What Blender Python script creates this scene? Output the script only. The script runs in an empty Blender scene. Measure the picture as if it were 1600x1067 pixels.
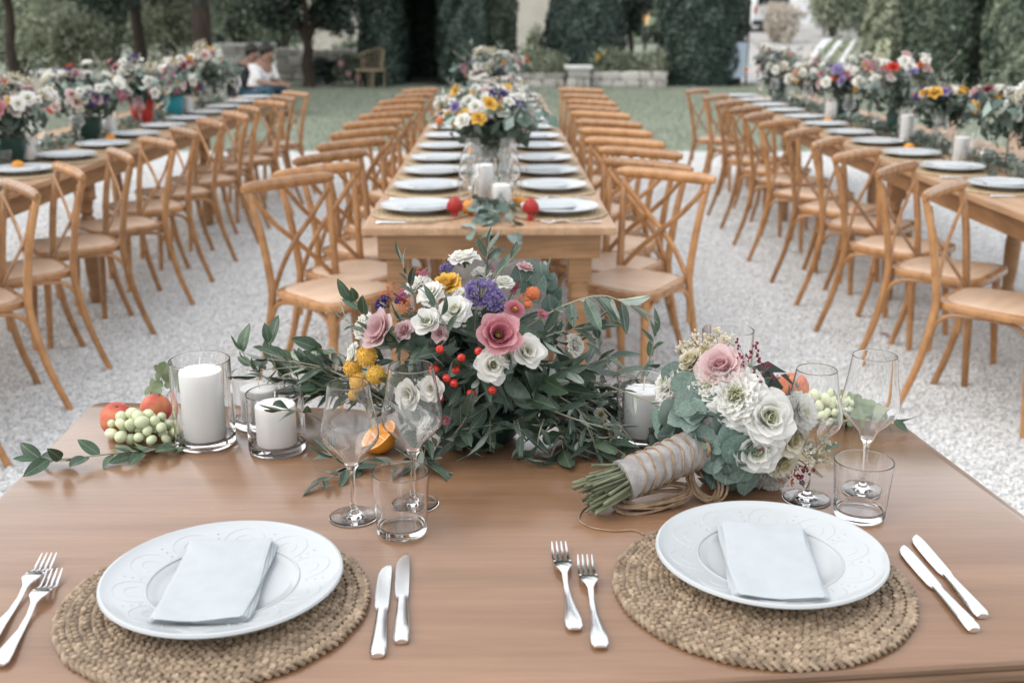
import bpy, math, random
import numpy as np
from mathutils import Vector, Matrix, Quaternion
PI = math.pi
R = math.radians
random.seed(7)
sc = bpy.context.scene
C = sc.collection
V = Vector

# ------------------------------------------------------------------ camera
FPX, CH = 1720.0, 1.46
PITCH = math.atan((533.5 - 29) / FPX)
cam = bpy.data.cameras.new('camera')
cam.lens = FPX / 1600 * 36
cam.sensor_width = 36
cam.clip_start, cam.clip_end = 0.05, 2000
cam.dof.use_dof = True
cam.dof.focus_distance = 1.78
cam.dof.aperture_fstop = 4.6
camo = bpy.data.objects.new('camera', cam)
camo.location = (0, 0, CH)
camo.rotation_euler = (PI / 2 - PITCH, 0, 0)
C.objects.link(camo)
sc.camera = camo

# ------------------------------------------------------------------ light
SUN_EL, SUN_AZ = R(46), R(-100)          # azimuth measured from +Y towards +X
world = bpy.data.worlds.new('World')
sc.world = world
world.use_nodes = True
wn, wl = world.node_tree.nodes, world.node_tree.links
bg = wn['Background']
sky = wn.new('ShaderNodeTexSky')
sky.sky_type = 'NISHITA'
sky.sun_disc = False
sky.sun_elevation = SUN_EL
sky.sun_rotation = SUN_AZ
sky.dust_density = 1.5
sky.air_density = 2.2
hs = wn.new('ShaderNodeHueSaturation')
hs.inputs['Saturation'].default_value = 0.28
wl.new(sky.outputs['Color'], hs.inputs['Color'])
veil = wn.new('ShaderNodeMix')               # even high cloud over the blue sky
veil.data_type = 'RGBA'
veil.inputs[0].default_value = 0.6
veil.inputs[7].default_value = (7.2, 7.45, 7.8, 1)
wl.new(hs.outputs['Color'], veil.inputs[6])
wl.new(veil.outputs[2], bg.inputs['Color'])
bg.inputs['Strength'].default_value = 0.15
sl = bpy.data.lights.new('sun', 'SUN')
sl.energy = 1.0
sl.angle = R(50)
sl.color = (1.0, 0.93, 0.84)
so = bpy.data.objects.new('sun', sl)
so.location = (-14, -10, 12)
sd = V((math.sin(SUN_AZ) * math.cos(SUN_EL), math.cos(SUN_AZ) * math.cos(SUN_EL), math.sin(SUN_EL)))
so.rotation_euler = sd.to_track_quat('Z', 'Y').to_euler()
C.objects.link(so)
sc.view_settings.view_transform = 'Standard'
sc.view_settings.look = 'None'
sc.view_settings.gamma = 1
sc.view_settings.exposure = 0.60
sc.view_settings.use_curve_mapping = False
sc.render.engine = 'CYCLES'
sc.cycles.use_denoising = True
try:
    sc.cycles.denoiser = 'OPENIMAGEDENOISE'
except Exception:
    pass
sc.cycles.max_bounces = 14
sc.cycles.transmission_bounces = 12
sc.cycles.transparent_max_bounces = 8
sc.cycles.sample_clamp_indirect = 12

# ------------------------------------------------------------------ picture to place
CP, SP = math.cos(PITCH), math.sin(PITCH)
def _ray(px, py):
    yc = (533.5 - py) / FPX
    return V(((px - 800) / FPX, CP + yc * SP, -SP + yc * CP))
def U(px, py, z):
    d = _ray(px, py)
    return V((0, 0, CH)) + d * ((z - CH) / d.z)
def Yp(px, py, y):
    d = _ray(px, py)
    return V((0, 0, CH)) + d * (y / d.y)
def bgx(px, y, z=1.0):
    return (px - 800) / FPX * (y * CP + (CH - z) * SP)
def on_ball(px, py, c, r):
    d = _ray(px, py)
    o = V((0, 0, CH)) - c
    s = V((1 / r[0], 1 / r[1], 1 / r[2]))
    D = V((d.x * s.x, d.y * s.y, d.z * s.z)); O = V((o.x * s.x, o.y * s.y, o.z * s.z))
    a, b, q = D.dot(D), O.dot(D), O.dot(O) - 1
    disc = b * b - a * q
    t = (-b - math.sqrt(disc)) / a if disc > 0 else -b / a
    return V((0, 0, CH)) + d * t

# ------------------------------------------------------------------ materials
M = {}
def pmat(name, c1, c2=None, scale=8.0, rough=0.5, bump=0.0, bscale=60.0, stretch=(1, 1, 1), metal=0.0,
         sss=0.0, rand=0.0, back=None, spec=0.5, trans=0.0, ior=1.45, detail=4.0, coat=0.0, rvar=0.0, transl=0.0,
         emit=None, estr=0.0, world=False, island=0.0):
    m = bpy.data.materials.new(name)
    m.use_nodes = True
    nt = m.node_tree
    n, l = nt.nodes, nt.links
    b = n['Principled BSDF']
    b.inputs['Roughness'].default_value = rough
    b.inputs['Metallic'].default_value = metal
    b.inputs['Specular IOR Level'].default_value = spec
    b.inputs['IOR'].default_value = ior
    b.inputs['Transmission Weight'].default_value = trans
    b.inputs['Coat Weight'].default_value = coat
    b.inputs['Coat Roughness'].default_value = 0.25
    if sss:
        b.inputs['Subsurface Weight'].default_value = sss
        b.inputs['Subsurface Radius'].default_value = (0.6, 0.4, 0.25)
        b.inputs['Subsurface Scale'].default_value = 0.012
    if emit:
        b.inputs['Emission Color'].default_value = (*emit, 1)
        b.inputs['Emission Strength'].default_value = estr
    b.inputs['Base Color'].default_value = (*c1, 1)
    src = None
    vec = None
    if c2 is not None or bump or rvar:
        tc = n.new('ShaderNodeTexCoord')
        mp = n.new('ShaderNodeMapping')
        mp.inputs['Scale'].default_value = stretch
        if world:
            ge = n.new('ShaderNodeNewGeometry')
            l.new(ge.outputs['Position'], mp.inputs['Vector'])
        else:
            l.new(tc.outputs['Object'], mp.inputs['Vector'])
        vec = mp.outputs['Vector']
        if not world:
            oi = n.new('ShaderNodeObjectInfo')
            mu = n.new('ShaderNodeMath'); mu.operation = 'MULTIPLY'; mu.inputs[1].default_value = 37.0
            l.new(oi.outputs['Random'], mu.inputs[0])
            va = n.new('ShaderNodeVectorMath'); va.operation = 'ADD'
            l.new(vec, va.inputs[0]); l.new(mu.outputs[0], va.inputs[1])
            vec = va.outputs['Vector']
    if c2 is not None:
        nz = n.new('ShaderNodeTexNoise')
        nz.inputs['Scale'].default_value = scale
        nz.inputs['Detail'].default_value = detail
        l.new(vec, nz.inputs['Vector'])
        cr = n.new('ShaderNodeValToRGB')
        cr.color_ramp.elements[0].position = 0.32
        cr.color_ramp.elements[1].position = 0.68
        cr.color_ramp.elements[0].color = (*c1, 1)
        cr.color_ramp.elements[1].color = (*c2, 1)
        l.new(nz.outputs['Fac'], cr.inputs['Fac'])
        src = cr.outputs['Color']
        if rvar:
            ma = n.new('ShaderNodeMapRange')
            ma.inputs['To Min'].default_value = rough - rvar
            ma.inputs['To Max'].default_value = rough + rvar
            l.new(nz.outputs['Fac'], ma.inputs['Value'])
            l.new(ma.outputs['Result'], b.inputs['Roughness'])
    if back is not None:
        ge = n.new('ShaderNodeNewGeometry')
        mx = n.new('ShaderNodeMix'); mx.data_type = 'RGBA'
        l.new(ge.outputs['Backfacing'], mx.inputs[0])
        if src: l.new(src, mx.inputs[6])
        else: mx.inputs[6].default_value = (*c1, 1)
        mx.inputs[7].default_value = (*back, 1)
        src = mx.outputs[2]
    if rand:
        oi2 = n.new('ShaderNodeObjectInfo')
        mr = n.new('ShaderNodeMapRange')
        mr.inputs['To Min'].default_value = 1 - rand
        mr.inputs['To Max'].default_value = 1 + rand
        l.new(oi2.outputs['Random'], mr.inputs['Value'])
        hv = n.new('ShaderNodeHueSaturation')
        l.new(mr.outputs['Result'], hv.inputs['Value'])
        if src: l.new(src, hv.inputs['Color'])
        else: hv.inputs['Color'].default_value = (*c1, 1)
        src = hv.outputs['Color']
    if island:
        gi_ = n.new('ShaderNodeNewGeometry')
        mi_ = n.new('ShaderNodeMapRange')
        mi_.inputs['To Min'].default_value = 1 - island
        mi_.inputs['To Max'].default_value = 1 + island
        l.new(gi_.outputs['Random Per Island'], mi_.inputs['Value'])
        hi_ = n.new('ShaderNodeHueSaturation')
        l.new(mi_.outputs['Result'], hi_.inputs['Value'])
        if src: l.new(src, hi_.inputs['Color'])
        else: hi_.inputs['Color'].default_value = (*c1, 1)
        src = hi_.outputs['Color']
    if src:
        l.new(src, b.inputs['Base Color'])
    if bump:
        nb = n.new('ShaderNodeTexNoise')
        nb.inputs['Scale'].default_value = bscale
        nb.inputs['Detail'].default_value = 3
        l.new(vec, nb.inputs['Vector'])
        bp = n.new('ShaderNodeBump')
        bp.inputs['Strength'].default_value = bump
        bp.inputs['Distance'].default_value = 0.004
        l.new(nb.outputs['Fac'], bp.inputs['Height'])
        l.new(bp.outputs['Normal'], b.inputs['Normal'])
    if transl:
        tr = n.new('ShaderNodeBsdfTranslucent')
        if src: l.new(src, tr.inputs['Color'])
        else: tr.inputs['Color'].default_value = (*c1, 1)
        ms = n.new('ShaderNodeMixShader')
        ms.inputs[0].default_value = transl
        l.new(b.outputs[0], ms.inputs[1]); l.new(tr.outputs[0], ms.inputs[2])
        l.new(ms.outputs[0], n['Material Output'].inputs['Surface'])
    M[name] = m
    return m

pmat('chair_wood', (0.30, 0.138, 0.050), (0.44, 0.222, 0.088), scale=14, stretch=(1.6, 1.6, 1.0), rough=0.28, rvar=0.06, bump=0.04, bscale=60, detail=7, rand=0.2, coat=0.3)
pmat('seat_wood', (0.56, 0.385, 0.265), (0.64, 0.46, 0.33), scale=6, stretch=(1, 5, 1), rough=0.36, bump=0.12, bscale=260, rand=0.08)
pmat('front_table_wood', (0.215, 0.113, 0.060), (0.285, 0.158, 0.091), scale=2.2, stretch=(1.2, 9, 9), rough=0.25, rvar=0.07, bump=0.02, bscale=30, detail=8, coat=0.85)
pmat('edge_wood_dark', (0.12, 0.065, 0.035), (0.22, 0.125, 0.07), scale=4, stretch=(1, 12, 40), rough=0.5)
pmat('long_table_wood', (0.36, 0.21, 0.115), (0.47, 0.29, 0.17), scale=3, stretch=(9, 1, 9), rough=0.45, rvar=0.08, detail=7)
pmat('apron_wood', (0.24, 0.125, 0.055), (0.33, 0.175, 0.08), scale=3, stretch=(2, 2, 9), rough=0.45, detail=6)
pmat('porcelain', (0.49, 0.51, 0.522), rough=0.13, spec=0.5)
pmat('linen', (0.455, 0.485, 0.505), (0.49, 0.52, 0.54), scale=40, rough=0.85, bump=0.25, bscale=900, spec=0.2)
pmat('steel', (0.80, 0.80, 0.80), rough=0.17, metal=1.0)
pmat('glass', (1, 1, 1), rough=0.0, trans=1.0, ior=1.45)
pmat('wax', (0.92, 0.91, 0.885), rough=0.45, sss=0.35, spec=0.35)
pmat('wick', (0.7, 0.68, 0.62), rough=0.9)
pmat('straw', (0.175, 0.12, 0.078), (0.41, 0.305, 0.21), scale=70, rough=0.6, bump=0.3, bscale=400, rand=0.1, island=0.18)
pmat('straw_far', (0.3, 0.21, 0.12), (0.5, 0.38, 0.24), scale=90, rough=0.7, bump=0.8, bscale=120)
pmat('burlap', (0.30, 0.275, 0.26), (0.46, 0.44, 0.43), scale=45, rough=0.95, bump=0.8, bscale=500, spec=0.1)
pmat('twine', (0.24, 0.155, 0.095), (0.42, 0.30, 0.20), scale=60, rough=0.85, bump=0.5, bscale=500, spec=0.1)
pmat('cut_stem', (0.085, 0.10, 0.055), (0.20, 0.21, 0.13), scale=40, rough=0.55, rand=0.35)
pmat('twig', (0.26, 0.24, 0.17), (0.36, 0.33, 0.25), scale=30, rough=0.6)
pmat('olive_leaf', (0.042, 0.074, 0.055), (0.092, 0.128, 0.095), scale=18, rough=0.38, back=(0.31, 0.35, 0.30), rand=0.38, transl=0.1)
pmat('ruscus_leaf', (0.040, 0.076, 0.045), (0.072, 0.115, 0.068), scale=18, rough=0.34, back=(0.12, 0.17, 0.11), rand=0.3, transl=0.10)
pmat('eucalyptus_leaf', (0.085, 0.138, 0.115), (0.165, 0.225, 0.195), scale=14, rough=0.45, back=(0.26, 0.32, 0.285), rand=0.3, transl=0.08)
pmat('vine_leaf', (0.13, 0.18, 0.085), (0.21, 0.26, 0.14), scale=20, rough=0.5, back=(0.25, 0.29, 0.19), rand=0.2, transl=0.15)
pmat('filler_leaf', (0.036, 0.062, 0.048), (0.075, 0.108, 0.082), scale=14, rough=0.42, back=(0.13, 0.17, 0.13), transl=0.08, island=0.4)
pmat('petal_white', (0.86, 0.845, 0.80), (0.90, 0.895, 0.87), scale=20, rough=0.75, transl=0.45, spec=0.12, rand=0.04, bump=0.2, bscale=7)
pmat('petal_cream', (0.78, 0.72, 0.58), (0.82, 0.79, 0.70), scale=20, rough=0.75, transl=0.45, spec=0.12, bump=0.2, bscale=7)
pmat('petal_blush', (0.72, 0.50, 0.50), (0.82, 0.70, 0.70), scale=30, rough=0.75, transl=0.45, spec=0.12, bump=0.2, bscale=7)
pmat('petal_pink', (0.62, 0.23, 0.28), (0.80, 0.52, 0.54), scale=30, rough=0.75, transl=0.45, spec=0.12, bump=0.2, bscale=7)
pmat('petal_magenta', (0.46, 0.10, 0.20), (0.66, 0.26, 0.38), scale=50, rough=0.6, transl=0.2, spec=0.2)
pmat('petal_yellow', (0.68, 0.385, 0.055), (0.78, 0.52, 0.13), scale=80, rough=0.65, transl=0.15, spec=0.2, rand=0.08)
pmat('petal_purple', (0.20, 0.155, 0.36), (0.36, 0.30, 0.52), scale=120, rough=0.7, transl=0.2, spec=0.2, island=0.3)
pmat('petal_violet', (0.06, 0.045, 0.18), (0.13, 0.09, 0.30), scale=120, rough=0.7, transl=0.15, spec=0.2)
pmat('petal_burgundy', (0.15, 0.02, 0.04), (0.34, 0.06, 0.10), scale=90, rough=0.7, transl=0.15, spec=0.2)
pmat('petal_orange', (0.62, 0.16, 0.06), (0.72, 0.26, 0.12), scale=90, rough=0.65, transl=0.15, spec=0.2)
pmat('petal_red', (0.50, 0.035, 0.03), (0.62, 0.08, 0.05), scale=90, rough=0.6, transl=0.15, spec=0.2)
pmat('flower_eye', (0.24, 0.20, 0.04), rough=0.8)
pmat('berry', (0.50, 0.022, 0.02), (0.62, 0.06, 0.04), scale=60, rough=0.22, rand=0.12)
pmat('peach_skin', (0.43, 0.05, 0.048), (0.62, 0.24, 0.11), scale=30, rough=0.62, sss=0.12, bump=0.1, bscale=900, detail=2)
pmat('grape_skin', (0.48, 0.52, 0.30), (0.66, 0.68, 0.50), scale=50, rough=0.34, sss=0.5, rand=0.15)
pmat('orange_peel', (0.70, 0.25, 0.02), (0.75, 0.30, 0.03), scale=30, rough=0.4, bump=0.5, bscale=500)
pmat('orange_flesh', (0.70, 0.24, 0.03), (0.80, 0.36, 0.08), scale=120, rough=0.3, sss=0.2)
pmat('orange_pith', (0.82, 0.70, 0.48), rough=0.6)
pmat('red_ceramic', (0.36, 0.025, 0.022), (0.44, 0.04, 0.035), scale=20, rough=0.3)
pmat('teal_ceramic', (0.02, 0.24, 0.30), rough=0.25)
pmat('green_ceramic', (0.012, 0.045, 0.04), rough=0.3)
pmat('dark_glaze', (0.03, 0.03, 0.03), rough=0.3)
pmat('gravel_ground', (0.50, 0.497, 0.49), (0.66, 0.658, 0.652), scale=70, rough=0.95, bump=1.0, bscale=90, world=True, spec=0.1)
pmat('gravel_stone', (0.53, 0.527, 0.52), (0.71, 0.708, 0.702), scale=30, rough=0.9, rand=0.16, spec=0.15)
pmat('lawn_ground', (0.24, 0.265, 0.21), (0.30, 0.325, 0.265), scale=1.2, rough=0.95, world=True, spec=0.1)
pmat('grass_blade', (0.27, 0.30, 0.23), (0.36, 0.385, 0.31), scale=3, rough=0.7, rand=0.25, spec=0.15)
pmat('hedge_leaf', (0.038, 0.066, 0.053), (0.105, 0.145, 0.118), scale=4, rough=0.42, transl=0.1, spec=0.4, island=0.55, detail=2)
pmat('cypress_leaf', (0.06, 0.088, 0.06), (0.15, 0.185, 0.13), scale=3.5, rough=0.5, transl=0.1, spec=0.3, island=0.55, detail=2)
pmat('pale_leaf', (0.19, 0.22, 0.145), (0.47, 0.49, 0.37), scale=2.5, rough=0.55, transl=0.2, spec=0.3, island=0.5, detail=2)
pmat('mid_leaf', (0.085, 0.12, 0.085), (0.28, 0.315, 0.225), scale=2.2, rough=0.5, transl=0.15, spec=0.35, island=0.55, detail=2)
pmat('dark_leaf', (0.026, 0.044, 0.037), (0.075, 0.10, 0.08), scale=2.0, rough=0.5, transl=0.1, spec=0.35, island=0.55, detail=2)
pmat('dry_plume', (0.52, 0.46, 0.39), (0.66, 0.60, 0.52), scale=4, rough=0.8, transl=0.3, island=0.2)
pmat('bark', (0.035, 0.025, 0.02), (0.075, 0.055, 0.042), scale=3, stretch=(6, 6, 1), rough=0.9, bump=1.0, bscale=20)
pmat('rubble', (0.42, 0.39, 0.35), (0.60, 0.57, 0.53), scale=6, rough=0.9, bump=0.8, bscale=25, rand=0.25)
pmat('mortar', (0.24, 0.225, 0.20), rough=0.95)
pmat('slab_stone', (0.66, 0.65, 0.63), (0.74, 0.73, 0.71), scale=5, rough=0.85)
pmat('soil', (0.07, 0.05, 0.035), rough=1.0)
pmat('beige_render', (0.50, 0.46, 0.40), (0.58, 0.54, 0.48), scale=1.5, rough=0.95)
pmat('white_render', (0.72, 0.74, 0.76), (0.78, 0.79, 0.80), scale=1.5, rough=0.9)
pmat('path_pale', (0.36, 0.345, 0.33), (0.43, 0.41, 0.395), scale=2, rough=0.95, world=True)
pmat('strip_white', (0.68, 0.68, 0.69), (0.75, 0.75, 0.76), scale=3, rough=0.9)
pmat('skin', (0.30, 0.17, 0.125), rough=0.5, sss=0.1)
pmat('hair', (0.02, 0.016, 0.013), rough=0.6)
pmat('shirt_white', (0.72, 0.70, 0.70), rough=0.85, bump=0.3, bscale=14)
pmat('cloth_dark', (0.018, 0.02, 0.024), rough=0.85, bump=0.3, bscale=14)
pmat('denim', (0.03, 0.075, 0.11), rough=0.85, bump=0.3, bscale=14)
pmat('car_white', (0.75, 0.77, 0.78), rough=0.3, coat=0.3)
pmat('car_glass', (0.015, 0.03, 0.035), rough=0.08)
pmat('rubber', (0.02, 0.02, 0.02), rough=0.7)
pmat('dark_metal', (0.05, 0.05, 0.05), rough=0.5, metal=0.6)
pmat('cloth_blue', (0.50, 0.58, 0.68), rough=0.9)
pmat('lamp_lit', (0.9, 0.6, 0.3), rough=0.5, emit=(1.0, 0.55, 0.2), estr=0.35)
pmat('wicker', (0.22, 0.16, 0.10), (0.32, 0.25, 0.17), scale=20, rough=0.8)

def add_grain(name, sc1, stretch, lo, hi, dist=2.0):
    nt = M[name].node_tree; n, l = nt.nodes, nt.links
    b = n['Principled BSDF']; src = b.inputs['Base Color'].links[0].from_socket
    tc = n.new('ShaderNodeTexCoord'); mp = n.new('ShaderNodeMapping'); mp.inputs['Scale'].default_value = stretch
    mp.inputs['Rotation'].default_value = (0, 0, 0.02)
    l.new(tc.outputs['Object'], mp.inputs['Vector'])
    nz = n.new('ShaderNodeTexNoise'); nz.inputs['Scale'].default_value = sc1; nz.inputs['Detail'].default_value = 6; nz.inputs['Distortion'].default_value = dist
    l.new(mp.outputs['Vector'], nz.inputs['Vector'])
    mr = n.new('ShaderNodeMapRange'); mr.inputs['From Min'].default_value = 0.3; mr.inputs['From Max'].default_value = 0.7
    mr.inputs['To Min'].default_value = lo; mr.inputs['To Max'].default_value = hi
    l.new(nz.outputs['Fac'], mr.inputs['Value'])
    hv = n.new('ShaderNodeHueSaturation'); l.new(src, hv.inputs['Color']); l.new(mr.outputs['Result'], hv.inputs['Value'])
    l.new(hv.outputs['Color'], b.inputs['Base Color'])
add_grain('front_table_wood', 3.0, (2.0, 42, 42), 0.90, 1.06, 0.6)
add_grain('long_table_wood', 3.0, (40, 2.0, 40), 0.84, 1.1, 0.6)
add_grain('apron_wood', 3.0, (2, 2, 40), 0.8, 1.12, 0.6)
def radial(name, inner, r0, r1):
    nt = M[name].node_tree; n, l = nt.nodes, nt.links
    b = n['Principled BSDF']; src = b.inputs['Base Color'].links[0].from_socket
    tc = n.new('ShaderNodeTexCoord'); sp = n.new('ShaderNodeSeparateXYZ'); l.new(tc.outputs['Object'], sp.inputs[0])
    cb = n.new('ShaderNodeCombineXYZ'); l.new(sp.outputs[0], cb.inputs[0]); l.new(sp.outputs[1], cb.inputs[1])
    ln = n.new('ShaderNodeVectorMath'); ln.operation = 'LENGTH'; l.new(cb.outputs[0], ln.inputs[0])
    mr = n.new('ShaderNodeMapRange'); mr.inputs['From Min'].default_value = r0; mr.inputs['From Max'].default_value = r1
    l.new(ln.outputs['Value'], mr.inputs['Value'])
    mx = n.new('ShaderNodeMix'); mx.data_type = 'RGBA'; mx.inputs[6].default_value = (*inner, 1)
    l.new(mr.outputs['Result'], mx.inputs[0]); l.new(src, mx.inputs[7])
    for lk in list(src.links):
        if lk.to_node != mx: l.new(mx.outputs[2], lk.to_socket)
radial('petal_white', (0.72, 0.73, 0.54), 0.05, 0.32)
radial('petal_cream', (0.62, 0.55, 0.33), 0.1, 0.5)
radial('petal_blush', (0.70, 0.45, 0.46), 0.1, 0.7)
radial('petal_pink', (0.50, 0.12, 0.17), 0.12, 0.75)
def rib(name, col, w):
    nt = M[name].node_tree; n, l = nt.nodes, nt.links
    b = n['Principled BSDF']; src = b.inputs['Base Color'].links[0].from_socket
    tc = n.new('ShaderNodeTexCoord'); sp = n.new('ShaderNodeSeparateXYZ'); l.new(tc.outputs['Object'], sp.inputs[0])
    ab = n.new('ShaderNodeMath'); ab.operation = 'ABSOLUTE'; l.new(sp.outputs[0], ab.inputs[0])
    mr = n.new('ShaderNodeMapRange'); mr.inputs['From Min'].default_value = w * 0.5; mr.inputs['From Max'].default_value = w * 1.6
    l.new(ab.outputs[0], mr.inputs['Value'])
    mx = n.new('ShaderNodeMix'); mx.data_type = 'RGBA'; mx.inputs[6].default_value = (*col, 1)
    l.new(mr.outputs['Result'], mx.inputs[0]); l.new(src, mx.inputs[7])
    for lk in list(src.links):
        if lk.to_node != mx: l.new(mx.outputs[2], lk.to_socket)
rib('olive_leaf', (0.15, 0.19, 0.13), 0.012)
rib('ruscus_leaf', (0.13, 0.19, 0.10), 0.014)
rib('eucalyptus_leaf', (0.24, 0.30, 0.25), 0.012)
# ------------------------------------------------------------------ mesh building
class MB:
    def __init__(s):
        s.v = []; s.f = []; s.m = []
    def add(s, vs, fs, mi=0, T=None):
        o = len(s.v)
        if T is not None:
            vs = [T @ V(p) for p in vs]
        s.v += [tuple(p) for p in vs]
        s.f += [tuple(i + o for i in q) for q in fs]
        s.m += [mi] * len(fs)
        return s
    def box(s, a, b, mi=0, T=None):
        x0, y0, z0 = a; x1, y1, z1 = b
        vs = [(x0, y0, z0), (x1, y0, z0), (x1, y1, z0), (x0, y1, z0), (x0, y0, z1), (x1, y0, z1), (x1, y1, z1), (x0, y1, z1)]
        return s.add(vs, [(0, 3, 2, 1), (4, 5, 6, 7), (0, 1, 5, 4), (1, 2, 6, 5), (2, 3, 7, 6), (3, 0, 4, 7)], mi, T)
    def rbox(s, a, b, r=0.005, mi=0, T=None):
        out = [(a[0], a[1]), (b[0], a[1]), (b[0], b[1]), (a[0], b[1])]
        return s.slab(round_poly(out, r, 3), a[2], b[2], r * 0.7, mi, T)
    def slab(s, out, z0, z1, bev=0.004, mi=0, T=None):
        n = len(out)
        cx = sum(p[0] for p in out) / n; cy = sum(p[1] for p in out) / n
        def ins(d):
            rr = []
            for p in out:
                k = math.hypot(p[0] - cx, p[1] - cy) or 1
                rr.append((p[0] - (p[0] - cx) / k * d, p[1] - (p[1] - cy) / k * d))
            return rr
        b3 = bev * 0.3
        lev = [(bev, z0), (b3, z0 + b3), (0, z0 + bev), (0, z1 - bev), (b3, z1 - b3), (bev, z1)]
        vs = []
        for d, z in lev:
            vs += [(x, y, z) for x, y in ins(d)]
        fs = []
        for k in range(len(lev) - 1):
            for i in range(n):
                j = (i + 1) % n
                fs.append((k * n + i, k * n + j, (k + 1) * n + j, (k + 1) * n + i))
        fs.append(tuple(range(n - 1, -1, -1)))
        fs.append(tuple((len(lev) - 1) * n + i for i in range(n)))
        return s.add(vs, fs, mi, T)
    def tube(s, path, rad, n=8, cap=True, mi=0, flat=None, up=None, T=None, closed=False):
        P = [V(p) for p in path]
        m = len(P)
        rs = rad if isinstance(rad, (list, tuple)) else [rad] * m
        tang = []
        for i in range(m):
            if closed:
                t = P[(i + 1) % m] - P[i - 1]
            else:
                t = P[min(i + 1, m - 1)] - P[max(i - 1, 0)]
            if t.length < 1e-9: t = V((0, 0, 1))
            tang.append(t.normalized())
        ref = V(up) if up else (V((0, 0, 1)) if abs(tang[0].z) < 0.9 else V((1, 0, 0)))
        vs = []
        fa, fb = flat or (1, 1)
        nrm = ref
        for i in range(m):
            if up: nrm = V(up)
            a = nrm - tang[i] * nrm.dot(tang[i])
            if a.length < 1e-6: a = tang[i].orthogonal()
            a.normalize()
            nrm = a
            b = tang[i].cross(a)
            for k in range(n):
                w = 2 * PI * k / n
                vs.append(P[i] + a * (math.cos(w) * rs[i] * fa) + b * (math.sin(w) * rs[i] * fb))
        fs = []
        for i in range(m if closed else m - 1):
            i2 = (i + 1) % m
            for k in range(n):
                k2 = (k + 1) % n
                fs.append((i * n + k, i * n + k2, i2 * n + k2, i2 * n + k))
        if cap and not closed:
            fs.append(tuple(range(n - 1, -1, -1)))
            fs.append(tuple((m - 1) * n + k for k in range(n)))
        return s.add(vs, fs, mi, T)
    def lathe(s, prof, n=24, mi=0, T=None, wob=None):
        vs = []; idx = []
        for r, z in prof:
            if r < 1e-6:
                idx.append([len(vs)]); vs.append((0, 0, z))
            else:
                row = []
                for k in range(n):
                    w = 2 * PI * k / n
                    q = r * (wob(w, z) if wob else 1)
                    row.append(len(vs)); vs.append((q * math.cos(w), q * math.sin(w), z))
                idx.append(row)
        fs = []
        for a, b in zip(idx[:-1], idx[1:]):
            for k in range(n):
                k2 = (k + 1) % n
                if len(a) == 1 and len(b) == 1: continue
                if len(a) == 1: fs.append((a[0], b[k2], b[k]))
                elif len(b) == 1: fs.append((a[k], a[k2], b[0]))
                else: fs.append((a[k], a[k2], b[k2], b[k]))
        return s.add(vs, fs, mi, T)
    def ball(s, c, r, n=8, m=6, mi=0, sx=1, sy=1, sz=1):
        pr = [(math.sin(PI * i / m), -math.cos(PI * i / m)) for i in range(m + 1)]
        pr[0] = (0, -1); pr[-1] = (0, 1)
        T = Matrix.Translation(V(c)) @ Matrix.Diagonal((r * sx, r * sy, r * sz, 1))
        return s.lathe(pr, n, mi, T)
    def grid(s, fn, nu, nv, mi=0, T=None):
        vs = [fn(i / nu, j / nv) for j in range(nv + 1) for i in range(nu + 1)]
        w = nu + 1
        fs = [(j * w + i, j * w + i + 1, (j + 1) * w + i + 1, (j + 1) * w + i) for j in range(nv) for i in range(nu)]
        return s.add(vs, fs, mi, T)
    def mesh(s, name, mats, smooth=True):
        me = bpy.data.meshes.new(name)
        me.from_pydata(s.v, [], s.f)
        for m in (mats if isinstance(mats, (list, tuple)) else [mats]):
            me.materials.append(M[m])
        if len(set(s.m)) > 1:
            me.polygons.foreach_set('material_index', s.m)
        if smooth:
            me.polygons.foreach_set('use_smooth', [True] * len(me.polygons))
            try:
                me.set_sharp_from_angle(angle=R(42))
            except Exception:
                pass
        me.update()
        return me

def round_poly(out, r, seg=4):
    n = len(out); res = []
    for i in range(n):
        p = V(out[i]); a = V(out[i - 1]); b = V(out[(i + 1) % n])
        u = (a - p).normalized(); w = (b - p).normalized()
        p0 = p + u * r; p1 = p + w * r
        for k in range(seg + 1):
            t = k / seg
            q = p0 * (1 - t) ** 2 + p * 2 * t * (1 - t) + p1 * t * t
            res.append((q.x, q.y))
    return res

WM = {}
def put(name, mesh, parent=None, Mt=None):
    o = bpy.data.objects.new(name, mesh)
    C.objects.link(o)
    Mt = Mt if Mt is not None else (WM[parent.name] if parent else Matrix())
    if parent is not None:
        o.parent = parent
        o.matrix_basis = WM[parent.name].inverted() @ Mt
    else:
        o.matrix_basis = Mt
    WM[o.name] = Mt
    return o
def tag(o, label, cat, group=None):
    o['label'] = label; o['category'] = cat
    if group: o['group'] = group
    return o
def thing(name, label, cat, Mt=None, group=None):
    if isinstance(Mt, Vector): Mt = Matrix.Translation(Mt)
    o = put(name, None, None, Mt)
    o.empty_display_size = 0.05
    return tag(o, label, cat, group)
def struct(name, mesh, Mt=None):
    o = put(name, mesh, None, Mt); o['kind'] = 'structure'; return o
def TR(x, y=None, z=None):
    return Matrix.Translation(V(x) if y is None else V((x, y, z)))
def RZ(a): return Matrix.Rotation(a, 4, 'Z')
def RX(a): return Matrix.Rotation(a, 4, 'X')
def RY(a): return Matrix.Rotation(a, 4, 'Y')
def SC(a, b=None, c=None): return Matrix.Diagonal((a, a if b is None else b, a if c is None else c, 1))
def face_to(d, roll=0.0):
    return d.to_track_quat('Z', 'Y').to_matrix().to_4x4() @ RZ(roll)
def leaf_to(d, nrm):
    y = d.normalized(); z = nrm - y * nrm.dot(y)
    if z.length < 1e-5: z = y.orthogonal()
    z.normalize(); x = y.cross(z)
    return Matrix((x, y, z)).transposed().to_4x4()
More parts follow.
